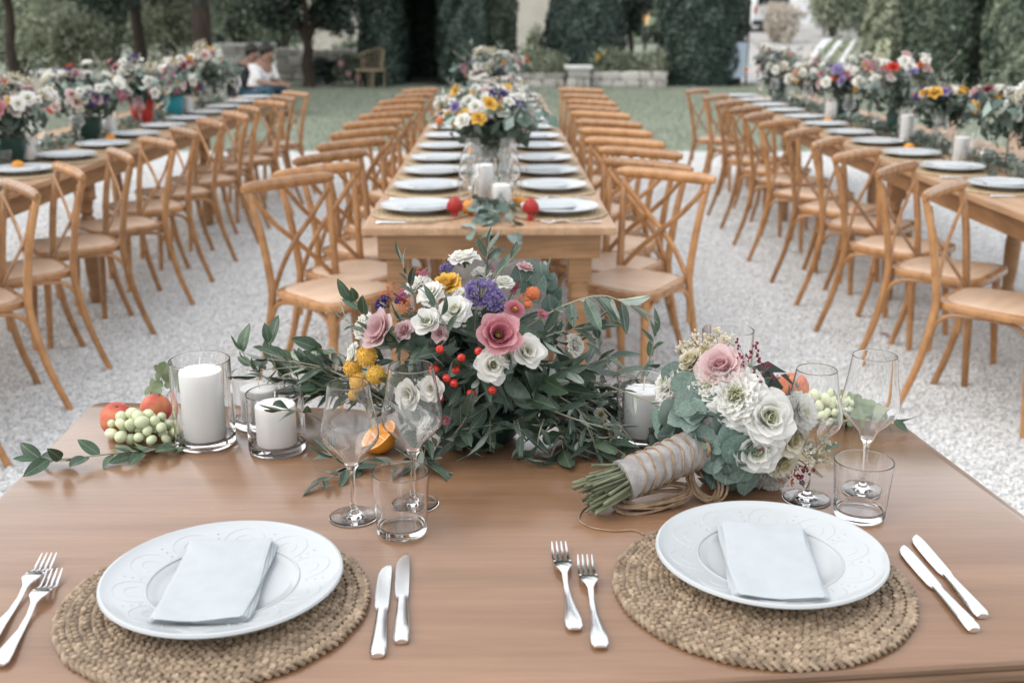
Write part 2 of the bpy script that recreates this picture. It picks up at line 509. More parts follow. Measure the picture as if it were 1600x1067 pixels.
def bez(a, b, c, n):
    return [V(a) * (1 - t) ** 2 + V(b) * 2 * t * (1 - t) + V(c) * t * t for t in [i / n for i in range(n + 1)]]
def crom(pts, n):
    P = [V(p) for p in pts]; P = [P[0] * 2 - P[1]] + P + [P[-1] * 2 - P[-2]]
    out = []
    for i in range(1, len(P) - 2):
        for k in range(n):
            t = k / n
            out.append(0.5 * ((2 * P[i]) + (P[i + 1] - P[i - 1]) * t + (2 * P[i - 1] - 5 * P[i] + 4 * P[i + 1] - P[i + 2]) * t * t
                              + (-P[i - 1] + 3 * P[i] - 3 * P[i + 1] + P[i + 2]) * t ** 3))
    out.append(P[-2]); return out
ORD = ['first', 'second', 'third', 'fourth', 'fifth', 'sixth', 'seventh', 'eighth', 'ninth', 'tenth', 'eleventh', 'twelfth', 'thirteenth']

# ------------------------------------------------------------------ setting: ground
def sheet(x0, y0, x1, y1, z, nx=1, ny=1):
    return MB().grid(lambda u, v: (x0 + (x1 - x0) * u, y0 + (y1 - y0) * v, z), nx, ny)
TH = 0.76
LAWN_Y = 12.6
struct('ground', sheet(-400, -60, 400, 700, -0.012).mesh('ground', 'lawn_ground'))
struct('gravel_yard', sheet(-14, -8, 14, LAWN_Y, 0.0).mesh('gravel_yard', 'gravel_ground'))
struct('lawn', sheet(-14, LAWN_Y, 14, 60, -0.004).mesh('lawn', 'lawn_ground'))

def scatter(name, mesh, label, cat, density, build, smin, smax, tilt, mat, seed=1):
    o = put(name, mesh); o['kind'] = 'stuff'; o['label'] = label; o['category'] = cat
    ng = bpy.data.node_groups.new(name, 'GeometryNodeTree')
    ng.interface.new_socket('Geometry', in_out='INPUT', socket_type='NodeSocketGeometry')
    ng.interface.new_socket('Geometry', in_out='OUTPUT', socket_type='NodeSocketGeometry')
    n, l = ng.nodes, ng.links
    gi, go = n.new('NodeGroupInput'), n.new('NodeGroupOutput')
    dp = n.new('GeometryNodeDistributePointsOnFaces')
    dp.inputs['Density'].default_value = density
    dp.inputs['Seed'].default_value = seed
    ip = n.new('GeometryNodeInstanceOnPoints')
    rr = n.new('FunctionNodeRandomValue'); rr.data_type = 'FLOAT_VECTOR'
    rr.inputs[0].default_value = (-tilt, -tilt, 0); rr.inputs[1].default_value = (tilt, tilt, 6.283)
    rs = n.new('FunctionNodeRandomValue'); rs.data_type = 'FLOAT_VECTOR'
    rs.inputs[0].default_value = smin; rs.inputs[1].default_value = smax
    g = build(n, l)
    sm = n.new('GeometryNodeSetMaterial'); sm.inputs['Material'].default_value = M[mat]
    l.new(g, sm.inputs['Geometry'])
    l.new(gi.outputs[0], dp.inputs['Mesh'])
    l.new(dp.outputs['Points'], ip.inputs['Points'])
    l.new(sm.outputs['Geometry'], ip.inputs['Instance'])
    l.new(rr.outputs[0], ip.inputs['Rotation']); l.new(rs.outputs[0], ip.inputs['Scale'])
    l.new(ip.outputs['Instances'], go.inputs[0])
    md = o.modifiers.new('scatter', 'NODES'); md.node_group = ng
    return o
def stone_geo(n, l):
    ic = n.new('GeometryNodeMeshIcoSphere'); ic.inputs['Radius'].default_value = 1.0; ic.inputs['Subdivisions'].default_value = 2
    sp = n.new('GeometryNodeSetPosition')
    nz = n.new('ShaderNodeTexNoise'); nz.inputs['Scale'].default_value = 0.9; nz.inputs['Detail'].default_value = 1
    sub = n.new('ShaderNodeVectorMath'); sub.operation = 'SUBTRACT'; sub.inputs[1].default_value = (0.5, 0.5, 0.5)
    mul = n.new('ShaderNodeVectorMath'); mul.operation = 'MULTIPLY'; mul.inputs[1].default_value = (1.6, 1.6, 1.6)
    l.new(nz.outputs['Color'], sub.inputs[0]); l.new(sub.outputs[0], mul.inputs[0])
    l.new(ic.outputs['Mesh'], sp.inputs['Geometry']); l.new(mul.outputs[0], sp.inputs['Offset'])
    return sp.outputs['Geometry']
def blade_geo(n, l):
    co = n.new('GeometryNodeMeshCone')
    co.inputs['Vertices'].default_value = 3
    co.inputs['Radius Top'].default_value = 0.0; co.inputs['Radius Bottom'].default_value = 0.006; co.inputs['Depth'].default_value = 0.06
    return co.outputs['Mesh']
gm = MB()
gm.grid(lambda u, v: (-4.4 + 8.8 * u, 1.6 + 5.7 * v, 0.002), 1, 1)
scatter('gravel', gm.mesh('gravel', 'gravel_ground'), 'pale grey gravel chips covering the yard between the tables', 'gravel',
        5200, stone_geo, (0.0045, 0.0045, 0.003), (0.0125, 0.012, 0.008), 0.5, 'gravel_stone', 3)
gm = MB(); gm.grid(lambda u, v: (-6.0 + 12.0 * u, 7.3 + (LAWN_Y + 0.05 - 7.3) * v, 0.002), 1, 1)
scatter('gravel', gm.mesh('gravel', 'gravel_ground'), 'pale gravel chips in the far half of the yard before the lawn', 'gravel',
        2300, stone_geo, (0.006, 0.006, 0.004), (0.015, 0.015, 0.009), 0.5, 'gravel_stone', 5)
gm = MB(); gm.grid(lambda u, v: (-8 + 16 * u, LAWN_Y + (26 - LAWN_Y) * v, 0.0), 1, 1)
scatter('grass', gm.mesh('grass', 'lawn_ground'), 'short cut grass of the lawn behind the long tables', 'grass',
        420, blade_geo, (0.8, 0.8, 0.5), (1.6, 1.6, 1.1), 0.6, 'grass_blade', 2)

# ------------------------------------------------------------------ foliage clouds
def leaf_quads(pts, nrms, size, rng, asp=0.5):
    n = len(pts)
    t = rng.normal(size=(n, 3)); t -= nrms * (t * nrms).sum(1)[:, None]
    t /= np.linalg.norm(t, axis=1)[:, None] + 1e-9
    b = np.cross(nrms, t)
    s = (size * rng.uniform(0.6, 1.3, n))[:, None]
    a = pts - t * s * 0.5; c = pts + t * s * 0.5
    d1 = pts + b * s * asp * 0.5 + nrms * s * 0.12; d2 = pts - b * s * asp * 0.5 + nrms * s * 0.12
    vs = np.stack([a, d2, c, d1], 1).reshape(-1, 3)
    fs = np.arange(n * 4).reshape(n, 4)
    return vs, fs
def cloud_mesh(name, vs, fs, mat):
    me = bpy.data.meshes.new(name)
    me.vertices.add(len(vs)); me.vertices.foreach_set('co', vs.astype(np.float32).ravel())
    me.loops.add(fs.size); me.loops.foreach_set('vertex_index', fs.astype(np.int32).ravel())
    me.polygons.add(len(fs)); me.polygons.foreach_set('loop_start', np.arange(0, fs.size, 4, dtype=np.int32))
    me.materials.append(M[mat]); me.update(); me.validate()
    return me
def unit(n, rng):
    v = rng.normal(size=(n, 3)); return v / np.linalg.norm(v, axis=1)[:, None]
def clump_cloud(centres, radii, per, size, rng, asp=0.5):
    P, N = [], []
    for c, r in zip(centres, radii):
        u = unit(per, rng)
        rad = rng.uniform(0.55, 1.05, per)[:, None]
        P.append(np.array(c) + u * rad * np.array(r)); 
        w = u + rng.normal(size=(per, 3)) * 0.6
        N.append(w / np.linalg.norm(w, axis=1)[:, None])
    return leaf_quads(np.concatenate(P), np.concatenate(N), size, rng, asp)

def clipped(name, label, cat, x, y, w, dpt, prof, n, leaf, mat, seed):
    """dense clipped plant; prof = list of (relative radius, height)"""
    rng = np.random.default_rng(seed)
    t = thing(name, label, cat, V((x, y, 0)))
    hs_ = np.array([p[1] for p in prof]); rs_ = np.array([p[0] for p in prof])
    core = MB().lathe([(max(r * 0.90, 0.0), h) for r, h in [(0, prof[0][1])] + list(prof) + [(0, prof[-1][1] * 0.985)]], 20)
    core.v = [(a * w / 2, b * dpt / 2, c * 0.985) for a, b, c in core.v]
    put('inner_growth', core.mesh('inner_growth', mat), t)
    h = rng.uniform(hs_[0], hs_[-1], n * 2)
    rr = np.interp(h, hs_, rs_)
    keep = rng.uniform(0, rs_.max(), n * 2) < rr + 0.15
    h, rr = h[keep], rr[keep]
    a = rng.uniform(0, 2 * PI, len(h))
    lump = 1 + 0.05 * np.sin(a * 5 + h * 4 + seed) + 0.04 * np.sin(a * 9 - h * 7)
    q = rr * lump * rng.uniform(0.93, 1.03, len(h))
    P = np.stack([np.cos(a) * q * w / 2, np.sin(a) * q * dpt / 2, h], 1)
    N = np.stack([np.cos(a), np.sin(a), 0.35 + 0 * a], 1) + rng.normal(size=(len(h), 3)) * 0.55
    N /= np.linalg.norm(N, axis=1)[:, None]
    vs, fs = leaf_quads(P, N, leaf, rng)
    o = put('foliage', cloud_mesh('foliage', vs, fs, mat), t); o['kind'] = 'stuff'
    return t
def tree(name, label, cat, x, y, trunk_r, trunk_h, crown_c, crown_r, nclump, per, leaf, mat, seed, limbs=5, group=None, lean=0.0, clump=0.28, bark='bark'):
    rng = np.random.default_rng(seed); rnd = random.Random(seed)
    t = thing(name, label, cat, V((x, y, 0)), group)
    mb = MB()
    top = V((lean, 0, trunk_h))
    path = [V((lean * (k / 8) + 0.03 * math.sin(k * 1.7 + seed), 0.03 * math.cos(k * 1.3), -0.05 + (trunk_h + 0.05) * k / 8)) for k in range(9)]
    mb.tube(path, [trunk_r * (1.25 if k == 0 else 1 - 0.45 * k / 8) for k in range(9)], 10)
    for i in range(limbs):
        a = 2 * PI * i / limbs + rnd.random()
        e = V((crown_c[0] + math.cos(a) * crown_r[0] * 0.7, crown_c[1] + math.sin(a) * crown_r[1] * 0.7, crown_c[2] + rnd.uniform(-0.2, 0.5) * crown_r[2]))
        p0 = path[6]
        mb.tube(bez(p0, p0.lerp(e, 0.4) + V((0, 0, 0.25 * crown_r[2])), e, 6), [trunk_r * 0.5 * (1 - 0.8 * k / 6) for k in range(7)], 6)
    put('trunk', mb.mesh('trunk', bark), t)
    cs, rs_ = [], []
    for i in range(nclump):
        u = unit(1, rng)[0]; q = rng.uniform(0.35, 1.0)
        cs.append((crown_c[0] + u[0] * crown_r[0] * q, crown_c[1] + u[1] * crown_r[1] * q, crown_c[2] + u[2] * crown_r[2] * q))
        k = rng.uniform(0.7, 1.3) * clump
        rs_.append((crown_r[0] * k, crown_r[1] * k, crown_r[2] * k * 0.8))
    vs, fs = clump_cloud(cs, rs_, per, leaf, rng)
    o = put('crown', cloud_mesh('crown', vs, fs, mat), t); o['kind'] = 'stuff'
    return t
def shrub(name, label, cat, x, y, w, dpt, h, nclump, per, leaf, mat, seed, z0=0.0, group=None):
    rng = np.random.default_rng(seed)
    t = thing(name, label, cat, V((x, y, z0)), group)
    mb = MB()
    for i in range(6):
        a = i * 1.05 + seed
        e = V((math.cos(a) * w * 0.3, math.sin(a) * dpt * 0.3, h * 0.75))
        mb.tube(bez((0.02 * i, 0, -0.03), (e.x * 0.3, e.y * 0.3, h * 0.4), e, 4), [0.025 * h, 0.02 * h, 0.015 * h, 0.01 * h, 0.004 * h], 5)
    put('stem', mb.mesh('stem', 'bark'), t)
    cs, rs_ = [], []
    for i in range(nclump):
        u = unit(1, rng)[0]; q = rng.uniform(0.2, 0.85)
        cs.append((u[0] * w * 0.5 * q, u[1] * dpt * 0.5 * q, h * (0.5 + u[2] * 0.42 * q)))
        k = rng.uniform(0.16, 0.3)
        rs_.append((w * k, dpt * k, h * k))
    vs, fs = clump_cloud(cs, rs_, per, leaf, rng)
    vs[:, 2] = np.maximum(vs[:, 2], 0.01)
    o = put('foliage', cloud_mesh('foliage', vs, fs, mat), t); o['kind'] = 'stuff'
    return t
# ------------------------------------------------------------------ background: terrain to the right
SLOPE0, SLOPE = 30.0, 0.034
def Us(px, py, lift=0.0):
    d = _ray(px, py)
    t = (CH + SLOPE0 * SLOPE - lift) / (d.y * SLOPE - d.z)
    return V((0, 0, CH)) + d * t
def zs(y): return max(0.0, (y - SLOPE0) * SLOPE)
pth = MB()
ys = [27.0, 30.0, 36, 45, 60, 90, 150]
for a, b in zip(ys[:-1], ys[1:]):
    pth.add([(4.2 + (a - 27) * 0.14, a, zs(a) + 0.004), (14 + a * 0.4, a, zs(a) + 0.004), (14 + b * 0.4, b, zs(b) + 0.004), (4.2 + (b - 27) * 0.14, b, zs(b) + 0.004)], [(0, 1, 2, 3)])
struct('path', pth.mesh('path', 'path_pale'))
strips = [((1256, 105), (1269, 103), (1303, 64), (1286, 64)), ((1275, 110), (1287, 110), (1320, 66), (1309, 66)),
          ((1309, 101), (1320, 101), (1341, 65), (1331, 66)), ((1337, 97), (1352, 97), (1362, 64), (1348, 64))]
for i, q in enumerate(strips):
    ps = [Us(*p, lift=0.0) for p in q]
    mb = MB()
    mb.add([(p.x, p.y, p.z + 0.01) for p in ps] + [(p.x, p.y, p.z + 0.08) for p in ps],
           [(0, 1, 5, 4), (1, 2, 6, 5), (2, 3, 7, 6), (3, 0, 4, 7), (4, 5, 6, 7)])
    o = put('pale_strip', mb.mesh('pale_strip', 'strip_white', False))
    tag(o, f'white gravel strip on the sloping ground, {ORD[i]} of four from the left', 'strip', 'white strips on the far slope')
bands = [((1269, 103), (1275, 110), (1309, 66), (1303, 64)), ((1287, 110), (1309, 101), (1331, 66), (1320, 66)), ((1320, 101), (1337, 97), (1348, 64), (1341, 65))]
rngb = np.random.default_rng(4)
for i, q in enumerate(bands):
    ps = np.array([Us(*p, lift=0.0)[:] for p in q])
    n = 700
    u, v = rngb.uniform(0, 1, (2, n))
    P = (ps[0] * ((1 - u) * (1 - v))[:, None] + ps[1] * (u * (1 - v))[:, None] + ps[2] * (u * v)[:, None] + ps[3] * ((1 - u) * v)[:, None])
    P[:, 2] += rngb.uniform(0.01, 0.14, n)
    vs, fs = leaf_quads(P, unit(n, rngb), 0.22, rngb, 0.35)
    o = put('lavender_row', cloud_mesh('lavender_row', vs, fs, 'pale_leaf'))
    tag(o, f'low grey green planting row between white strips, {ORD[i]} from the left', 'plant row', 'planting rows on the far slope')

# ------------------------------------------------------------------ background: hedges and topiary
col = [(0.92, 0.0), (1.0, 0.6), (1.0, 1.4), (0.98, 2.3), (0.9, 3.0), (0.5, 3.3)]
def hx(px, y): return bgx(px, y, 0.8)
clipped('ivy_column', 'dark clipped hedge column, nearer the wicker chair, beside the dark opening', 'hedge', hx(604, 26.6), 26.6, 1.05, 4.4, col, 8500, 0.10, 'hedge_leaf', 11)
clipped('ivy_column', 'dark clipped hedge column between the dark opening and the pale wall', 'hedge', hx(722, 26.6), 26.6, 1.12, 4.4, col, 8500, 0.10, 'hedge_leaf', 12)
clipped('hedge_column', 'lighter hedge column behind the farthest centre table flowers', 'hedge', hx(776, 27.5), 27.5, 0.95, 1.0, col, 4200, 0.10, 'cypress_leaf', 13)
clipped('shade_dark_hedge', 'hedge in shade-dark leaf colour inside the opening between two clipped columns', 'hedge', hx(664, 29.2), 29.2, 2.2, 1.0, col, 4200, 0.11, 'dark_leaf', 14)  # shade of the opening is put into the dark leaf colour
clipped('hedge_arch', 'unseen clipped hedge added across the two columns to darken the opening', 'hedge', hx(663, 26.6), 26.6, 2.1, 4.2, [(0.85, 2.15), (1.0, 2.4), (1.0, 3.1), (0.7, 3.5)], 3000, 0.1, 'hedge_leaf', 24)  # above the view; added as a roof that keeps the opening dark
clipped('topiary', 'rounded cone topiary in dark green behind the stone planter', 'topiary', hx(912, 27), 27, 2.0, 2.0,
        [(0.95, 0.05), (1.0, 0.4), (0.98, 0.9), (0.90, 1.4), (0.76, 1.9), (0.55, 2.35), (0.28, 2.7), (0.05, 2.85)], 8500, 0.085, 'hedge_leaf', 15)
clipped('clipped_hedge', 'tall rounded clipped hedge at the lawn edge beside the blue cloth', 'hedge', hx(1096, 25.5), 25.5, 1.85, 1.7,
        [(0.9, 0.0), (0.97, 0.6), (1.0, 1.2), (1.04, 2.0), (1.0, 2.9), (0.6, 3.5)], 9000, 0.10, 'hedge_leaf', 16)
# cypress row at the right
cy = [(0.75, 0.0), (0.95, 0.5), (1.0, 1.3), (0.95, 2.2), (0.75, 3.2), (0.4, 4.2), (0.08, 5.0)]
clipped('cypress_tree', 'pale green cypress bush with white flower spike beside the striped slope', 'cypress', hx(1398, 23.5), 23.5, 1.35, 1.2, cy, 6500, 0.12, 'pale_leaf', 17)
clipped('cypress_tree', 'dark broad cypress behind the flowers of the right table', 'cypress', hx(1470, 21.5), 21.5, 1.5, 1.4, cy, 6500, 0.12, 'cypress_leaf', 18)
clipped('cypress_tree', 'cypress added in darkest leaf colour for the dark gap by the picture edge', 'cypress', hx(1530, 24), 24, 1.5, 1.4, cy, 5200, 0.12, 'dark_leaf', 19)  # stands in for a dark gap, its shade put into the leaf colour
clipped('cypress_tree', 'grey green cypress at the right edge of the picture', 'cypress', hx(1592, 20.5), 20.5, 1.25, 1.3, cy, 6500, 0.12, 'mid_leaf', 20)
shrub('silver_shrub', 'grey green rounded shrub by the white building on the slope', 'shrub', bgx(1300, 50), 50, 2.6, 2.0, 3.0, 26, 120, 0.22, 'pale_leaf', 22, zs(50) - 0.1)
shrub('silver_shrub', 'mid green shrub between the white building and the pale cypress', 'shrub', bgx(1345, 47), 47, 2.2, 2.0, 3.4, 26, 120, 0.22, 'mid_leaf', 23, zs(47) - 0.1)
# white flower spike by the pale cypress
t = thing('flowering_spike', 'white flower spikes rising before the pale cypress', 'plant', V((bgx(1380, 20), 20, 0)))
mb = MB(); rnd = random.Random(3)
for k in range(4):
    a = V((rnd.uniform(-0.1, 0.1), rnd.uniform(-0.1, 0.1), 0)); e = a + V((rnd.uniform(-0.12, 0.12), 0, rnd.uniform(0.8, 1.25)))
    mb.tube([a, a.lerp(e, 0.5), e], [0.01, 0.008, 0.005], 5, mi=1)
    for j in range(16):
        q = a.lerp(e, 0.55 + 0.45 * j / 16)
        mb.ball(q + V((rnd.uniform(-0.04, 0.04), rnd.uniform(-0.04, 0.04), 0)), rnd.uniform(0.02, 0.04), 6, 4)
put('blossom_spike', mb.mesh('blossom_spike', ['petal_white', 'ruscus_leaf']), t)

# ------------------------------------------------------------------ background: stone planter
STONES = []
for i in range(5):
    rnd = random.Random(40 + i); mb = MB()
    mb.slab(round_poly([(-0.5, -0.5), (0.5, -0.46), (0.47, 0.5), (-0.46, 0.48)], 0.16, 3), -0.5, 0.5, 0.1)
    mb.v = [(x + 0.06 * math.sin(5 * z + i), y + 0.05 * math.sin(6 * x + i), z + 0.07 * math.sin(4 * x + 2 * i)) for x, y, z in mb.v]
    STONES.append(mb.mesh('stone', 'rubble'))
def stone_wall(name, label, x0, x1, y, h, rows, seed, depth=0.35, zbase=0.0, slab=False, cat='stone wall'):
    rnd = random.Random(seed)
    t = thing(name, label, cat, V(((x0 + x1) / 2, y, zbase)))
    w = x1 - x0
    put('mortar_core', MB().box((-w / 2 + 0.03, -depth / 2 + 0.05, -0.02), (w / 2 - 0.03, depth / 2 - 0.02, h - 0.04)).mesh('mortar_core', 'mortar'), t)
    rh = h / rows
    for r in range(rows):
        x = -w / 2
        while x < w / 2 - 0.05:
            sw = min(rnd.uniform(0.13, 0.46), w / 2 - x)
            if w / 2 - x - sw < 0.1: sw = w / 2 - x
            for sy in (-1,):
                Mt = WM[t.name] @ TR(x + sw / 2, sy * (depth / 2 - 0.09) + rnd.uniform(-0.02, 0.02), rh * (r + 0.5)) @ RZ(rnd.choice([0, PI]) + rnd.uniform(-0.06, 0.06)) @ SC(sw * 1.0, 0.22, rh * rnd.uniform(0.82, 1.2))
                put('stone', rnd.choice(STONES), t, Mt)
            x += sw
    if slab:
        put('top_slab', MB().rbox((-w / 2 - 0.05, -depth / 2 - 0.05, h - 0.02), (w / 2 + 0.05, depth / 2 + 0.05, h + 0.05), 0.02).mesh('top_slab', 'slab_stone'), t)
    return t
stone_wall('planter_wall', 'low rubble stone planter wall before the big clipped hedge', hx(925, 24.7), hx(1043, 24.7), 24.7, 0.34, 2, 1)
stone_wall('planter_wall', 'low rubble stone wall under grey shrubs by the centre table end', hx(790, 24.9), hx(884, 24.9), 24.9, 0.32, 2, 2)
stone_wall('stone_pier', 'square stone pier with a white slab between the two planters', hx(886, 24.5), hx(922, 24.5), 24.5, 0.43, 2, 3, 0.5, slab=True, cat='stone pier')
shrub('lavender_bush', 'grey leaved bush growing over the low wall by the centre table', 'shrub', hx(845, 25.0), 25.05, 1.5, 0.7, 0.86, 34, 150, 0.08, 'pale_leaf', 31)
shrub('flowering_bush', 'low bush with small yellow flowers in the stone planter', 'shrub', hx(968, 24.9), 24.95, 1.35, 0.7, 0.90, 34, 150, 0.08, 'mid_leaf', 32)
shrub('flowering_bush', 'grey green bush in the planter beside the big clipped hedge', 'shrub', hx(1022, 24.9), 24.95, 0.95, 0.7, 0.84, 26, 130, 0.08, 'pale_leaf', 33)
YB = MB(); YB.ball((0, 0, 0), 0.045, 7, 5)
yb_mesh = YB.mesh('blossom', 'petal_yellow')
t = thing('yellow_flowers', 'sprinkle of yellow blossoms on the planter bush', 'flowers', V((hx(968, 25), 24.95, 0.4)))
for k in range(9):
    p = Yp(random.uniform(928, 1035), random.uniform(83, 95), random.uniform(24.9, 25.05))
    mb = MB(); mb.tube([(0, 0, 0), (0.01, 0.03, -0.35)], 0.006, 4)
    b = put('blossom', yb_mesh, t, TR(p)); put('stalk', mb.mesh('stalk', 'ruscus_leaf'), b)

# ------------------------------------------------------------------ background: building walls, lamp, pole, van
mb = MB(); w0, w1 = bgx(470, 42), bgx(878, 42)
b0 = thing('stone_house', 'pale beige house wall glimpsed between the hedges', 'building', V(((w0 + w1) / 2, 42, 0)))
put('wall', MB().box((-(w1 - w0) / 2, 0, -0.05), ((w1 - w0) / 2, 5, 5.2)).mesh('wall', 'beige_render'), b0)
put('plinth', MB().box((-(w1 - w0) / 2 - 0.05, -0.06, -0.05), ((w1 - w0) / 2 + 0.05, -0.003, 0.35)).mesh('plinth', 'slab_stone'), b0)
put('roof', MB().add([(-(w1 - w0) / 2 - 0.4, -0.5, 5.2), ((w1 - w0) / 2 + 0.4, -0.5, 5.2), ((w1 - w0) / 2 + 0.4, 5.5, 5.2), (-(w1 - w0) / 2 - 0.4, 5.5, 5.2),
    (-(w1 - w0) / 2 - 0.4, 2.5, 6.6), ((w1 - w0) / 2 + 0.4, 2.5, 6.6)], [(0, 1, 5, 4), (2, 3, 4, 5), (1, 2, 5), (3, 0, 4), (0, 3, 2, 1)]).mesh('roof', 'petal_orange', False), b0)
yb = 60; x0, x1 = bgx(1243, yb), bgx(1278, yb)
b1 = thing('white_building', 'white building corner on top of the far slope', 'building', V(((x0 + x1) / 2, yb, zs(yb) - 0.2)))
put('wall', MB().box((-(x1 - x0) / 2, 0, 0), ((x1 - x0) / 2, 6, 5.5)).mesh('wall', 'white_render'), b1)
put('coping', MB().rbox((-(x1 - x0) / 2 - 0.1, -0.1, 5.5), ((x1 - x0) / 2 + 0.1, 6.1, 5.7), 0.02).mesh('coping', 'slab_stone'), b1)
put('base_course', MB().box((-(x1 - x0) / 2 - 0.04, -0.04, -0.1), ((x1 - x0) / 2 + 0.04, 6.04, 0.4)).mesh('base_course', 'slab_stone'), b1)
# van
vy = 54; vt = thing('parked_van', 'white parked van with dark windows at the top of the path', 'van', TR(bgx(1206, vy), vy, zs(vy)) @ RZ(R(12)))
prof = [(-0.95, 0.35), (0.95, 0.35), (1.0, 0.6), (1.0, 1.15), (0.86, 1.9), (0.75, 2.02), (-0.75, 2.02), (-0.86, 1.9), (-1.0, 1.15), (-1.0, 0.6)]
mb = MB(); n = len(prof)
secs = [(0, 0.96), (0.08, 1.0), (3.2, 1.0), (4.2, 0.97)]
vs = [(x * s, y, z if y < 3.5 else min(z, 1.2)) for y, s in secs for x, z in prof]
fs = [tuple(range(n)), tuple(3 * n + k for k in range(n - 1, -1, -1))] + [(a * n + k, (a + 1) * n + k, (a + 1) * n + (k + 1) % n, a * n + (k + 1) % n) for a in range(3) for k in range(n)]
mb.add(vs, fs); put('body', mb.mesh('body', 'car_white'), vt)
put('rear_window', MB().rbox((-0.78, -0.012, 1.2), (0.78, 0.05, 1.8), 0.004).mesh('rear_window', 'car_glass'), vt)
for s in (-1, 1):
    put('side_window', MB().add([(s * 0.99, 0.4, 1.2), (s * 0.99, 2.9, 1.2), (s * 0.9, 2.8, 1.78), (s * 0.9, 0.45, 1.78)], [(0, 1, 2, 3)]).mesh('side_window', 'car_glass'), vt)
    put('tail_light', MB().rbox((s * 0.88 - 0.07, -0.03, 0.85), (s * 0.88 + 0.07, 0.05, 1.15), 0.01).mesh('tail_light', 'red_ceramic'), vt)
    for yy in (0.75, 3.2):
        w = put('wheel', MB().lathe([(0, -0.1), (0.28, -0.1), (0.33, -0.06), (0.33, 0.06), (0.28, 0.1), (0, 0.1)], 16).mesh('wheel', 'rubber'), vt, WM[vt.name] @ TR(s * 0.88, yy, 0.33) @ RY(PI / 2))
        put('rim', MB().lathe([(0, -0.115), (0.18, -0.115), (0.19, 0.0), (0.18, 0.115), (0, 0.115)], 12).mesh('rim', 'steel'), w)
put('bumper', MB().rbox((-0.98, -0.08, 0.32), (0.98, 0.1, 0.55), 0.03).mesh('bumper', 'dark_metal'), vt)
for k, (px, yy, h) in enumerate([(1212, 46, 1.5), (1228, 45, 1.3)]):
    rng = np.random.default_rng(60 + k)
    t = thing('plume_grass', ['tall beige plume grass by the parked van', 'lower beige plume grass nearest the white building'][k], 'grass plant', V((bgx(px, yy), yy, zs(yy))))
    n = 500; a = rng.uniform(0, 2 * PI, n); q = rng.uniform(0, 0.7, n); hh = rng.uniform(0.1, h, n)
    P = np.stack([np.cos(a) * q * (0.3 + hh / h), np.sin(a) * q * 0.7, hh], 1)
    N = np.stack([np.cos(a), np.sin(a), 0 * a], 1) + rng.normal(size=(n, 3)) * 0.3
    N /= np.linalg.norm(N, axis=1)[:, None]
    o = put('plumes', cloud_mesh('plumes', *leaf_quads(P, N, 0.35, rng, 0.35), 'dry_plume'), t); o['kind'] = 'stuff'
# slim pole with a blue cloth
t = thing('garden_pole', 'slim dark pole standing by the big clipped hedge', 'pole', V((bgx(1169, 25), 25, 0)))
put('shaft', MB().tube([(0, 0, 0), (0, 0, 1.75)], 0.025, 8).mesh('shaft', 'dark_metal'), t)
put('finial', MB().ball((0, 0, 1.78), 0.045).mesh('finial', 'dark_metal'), t)
mb = MB(); mb.grid(lambda u, v: (-0.15 - 0.12 * (1 - v) * (1 - u) + 0.3 * u, 0.02 * math.sin(9 * u), 0.2 + 0.75 * v), 8, 6)
mb.grid(lambda u, v: (-0.15 - 0.12 * (1 - v) * (1 - u) + 0.3 * u, 0.02 * math.sin(9 * u) + 0.012, 0.2 + 0.75 * v), 8, 6)
tag(put('hanging_cloth', mb.mesh('hanging_cloth', 'cloth_blue'), None, TR(bgx(1159, 25.0) - 0.03, 24.94, 0)), 'pale blue cloth hanging beside the slim dark pole', 'cloth')
# glowing lamp
t = thing('garden_lamp', 'warm glowing lamp between the topiary and the big hedge', 'lamp', V((bgx(1008, 30), 30, 0)))
put('post', MB().tube([(0, 0, 0), (0, 0, 1.25)], 0.04, 8).mesh('post', 'dark_metal'), t)
put('glowing_shade', MB().lathe([(0, 1.30), (0.05, 1.30), (0.085, 1.5), (0.07, 1.72), (0.03, 1.8), (0, 1.8)], 12).mesh('glowing_shade', 'lamp_lit'), t)
put('cap', MB().lathe([(0, 1.92), (0.10, 1.84), (0.11, 1.81), (0, 1.81)], 12).mesh('cap', 'dark_metal'), t)

# ------------------------------------------------------------------ background: trees and shrubs on the left
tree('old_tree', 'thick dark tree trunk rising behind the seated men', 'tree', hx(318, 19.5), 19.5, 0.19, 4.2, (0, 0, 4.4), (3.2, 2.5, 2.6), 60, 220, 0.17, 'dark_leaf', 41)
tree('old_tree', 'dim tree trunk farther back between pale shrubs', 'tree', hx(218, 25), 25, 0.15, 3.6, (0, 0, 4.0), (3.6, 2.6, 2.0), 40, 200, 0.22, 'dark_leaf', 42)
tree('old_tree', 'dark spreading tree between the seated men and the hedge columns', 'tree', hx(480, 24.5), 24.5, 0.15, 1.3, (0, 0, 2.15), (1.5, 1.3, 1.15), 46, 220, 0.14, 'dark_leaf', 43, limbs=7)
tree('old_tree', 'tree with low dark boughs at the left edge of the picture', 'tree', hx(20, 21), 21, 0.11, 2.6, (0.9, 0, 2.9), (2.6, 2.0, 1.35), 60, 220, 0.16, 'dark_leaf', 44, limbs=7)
tree('slim_tree', 'slim dark tree between the topiary and the glowing lamp', 'tree', hx(985, 29), 29, 0.10, 1.6, (0.15, 0, 2.2), (0.62, 0.6, 1.15), 30, 170, 0.12, 'dark_leaf', 45)
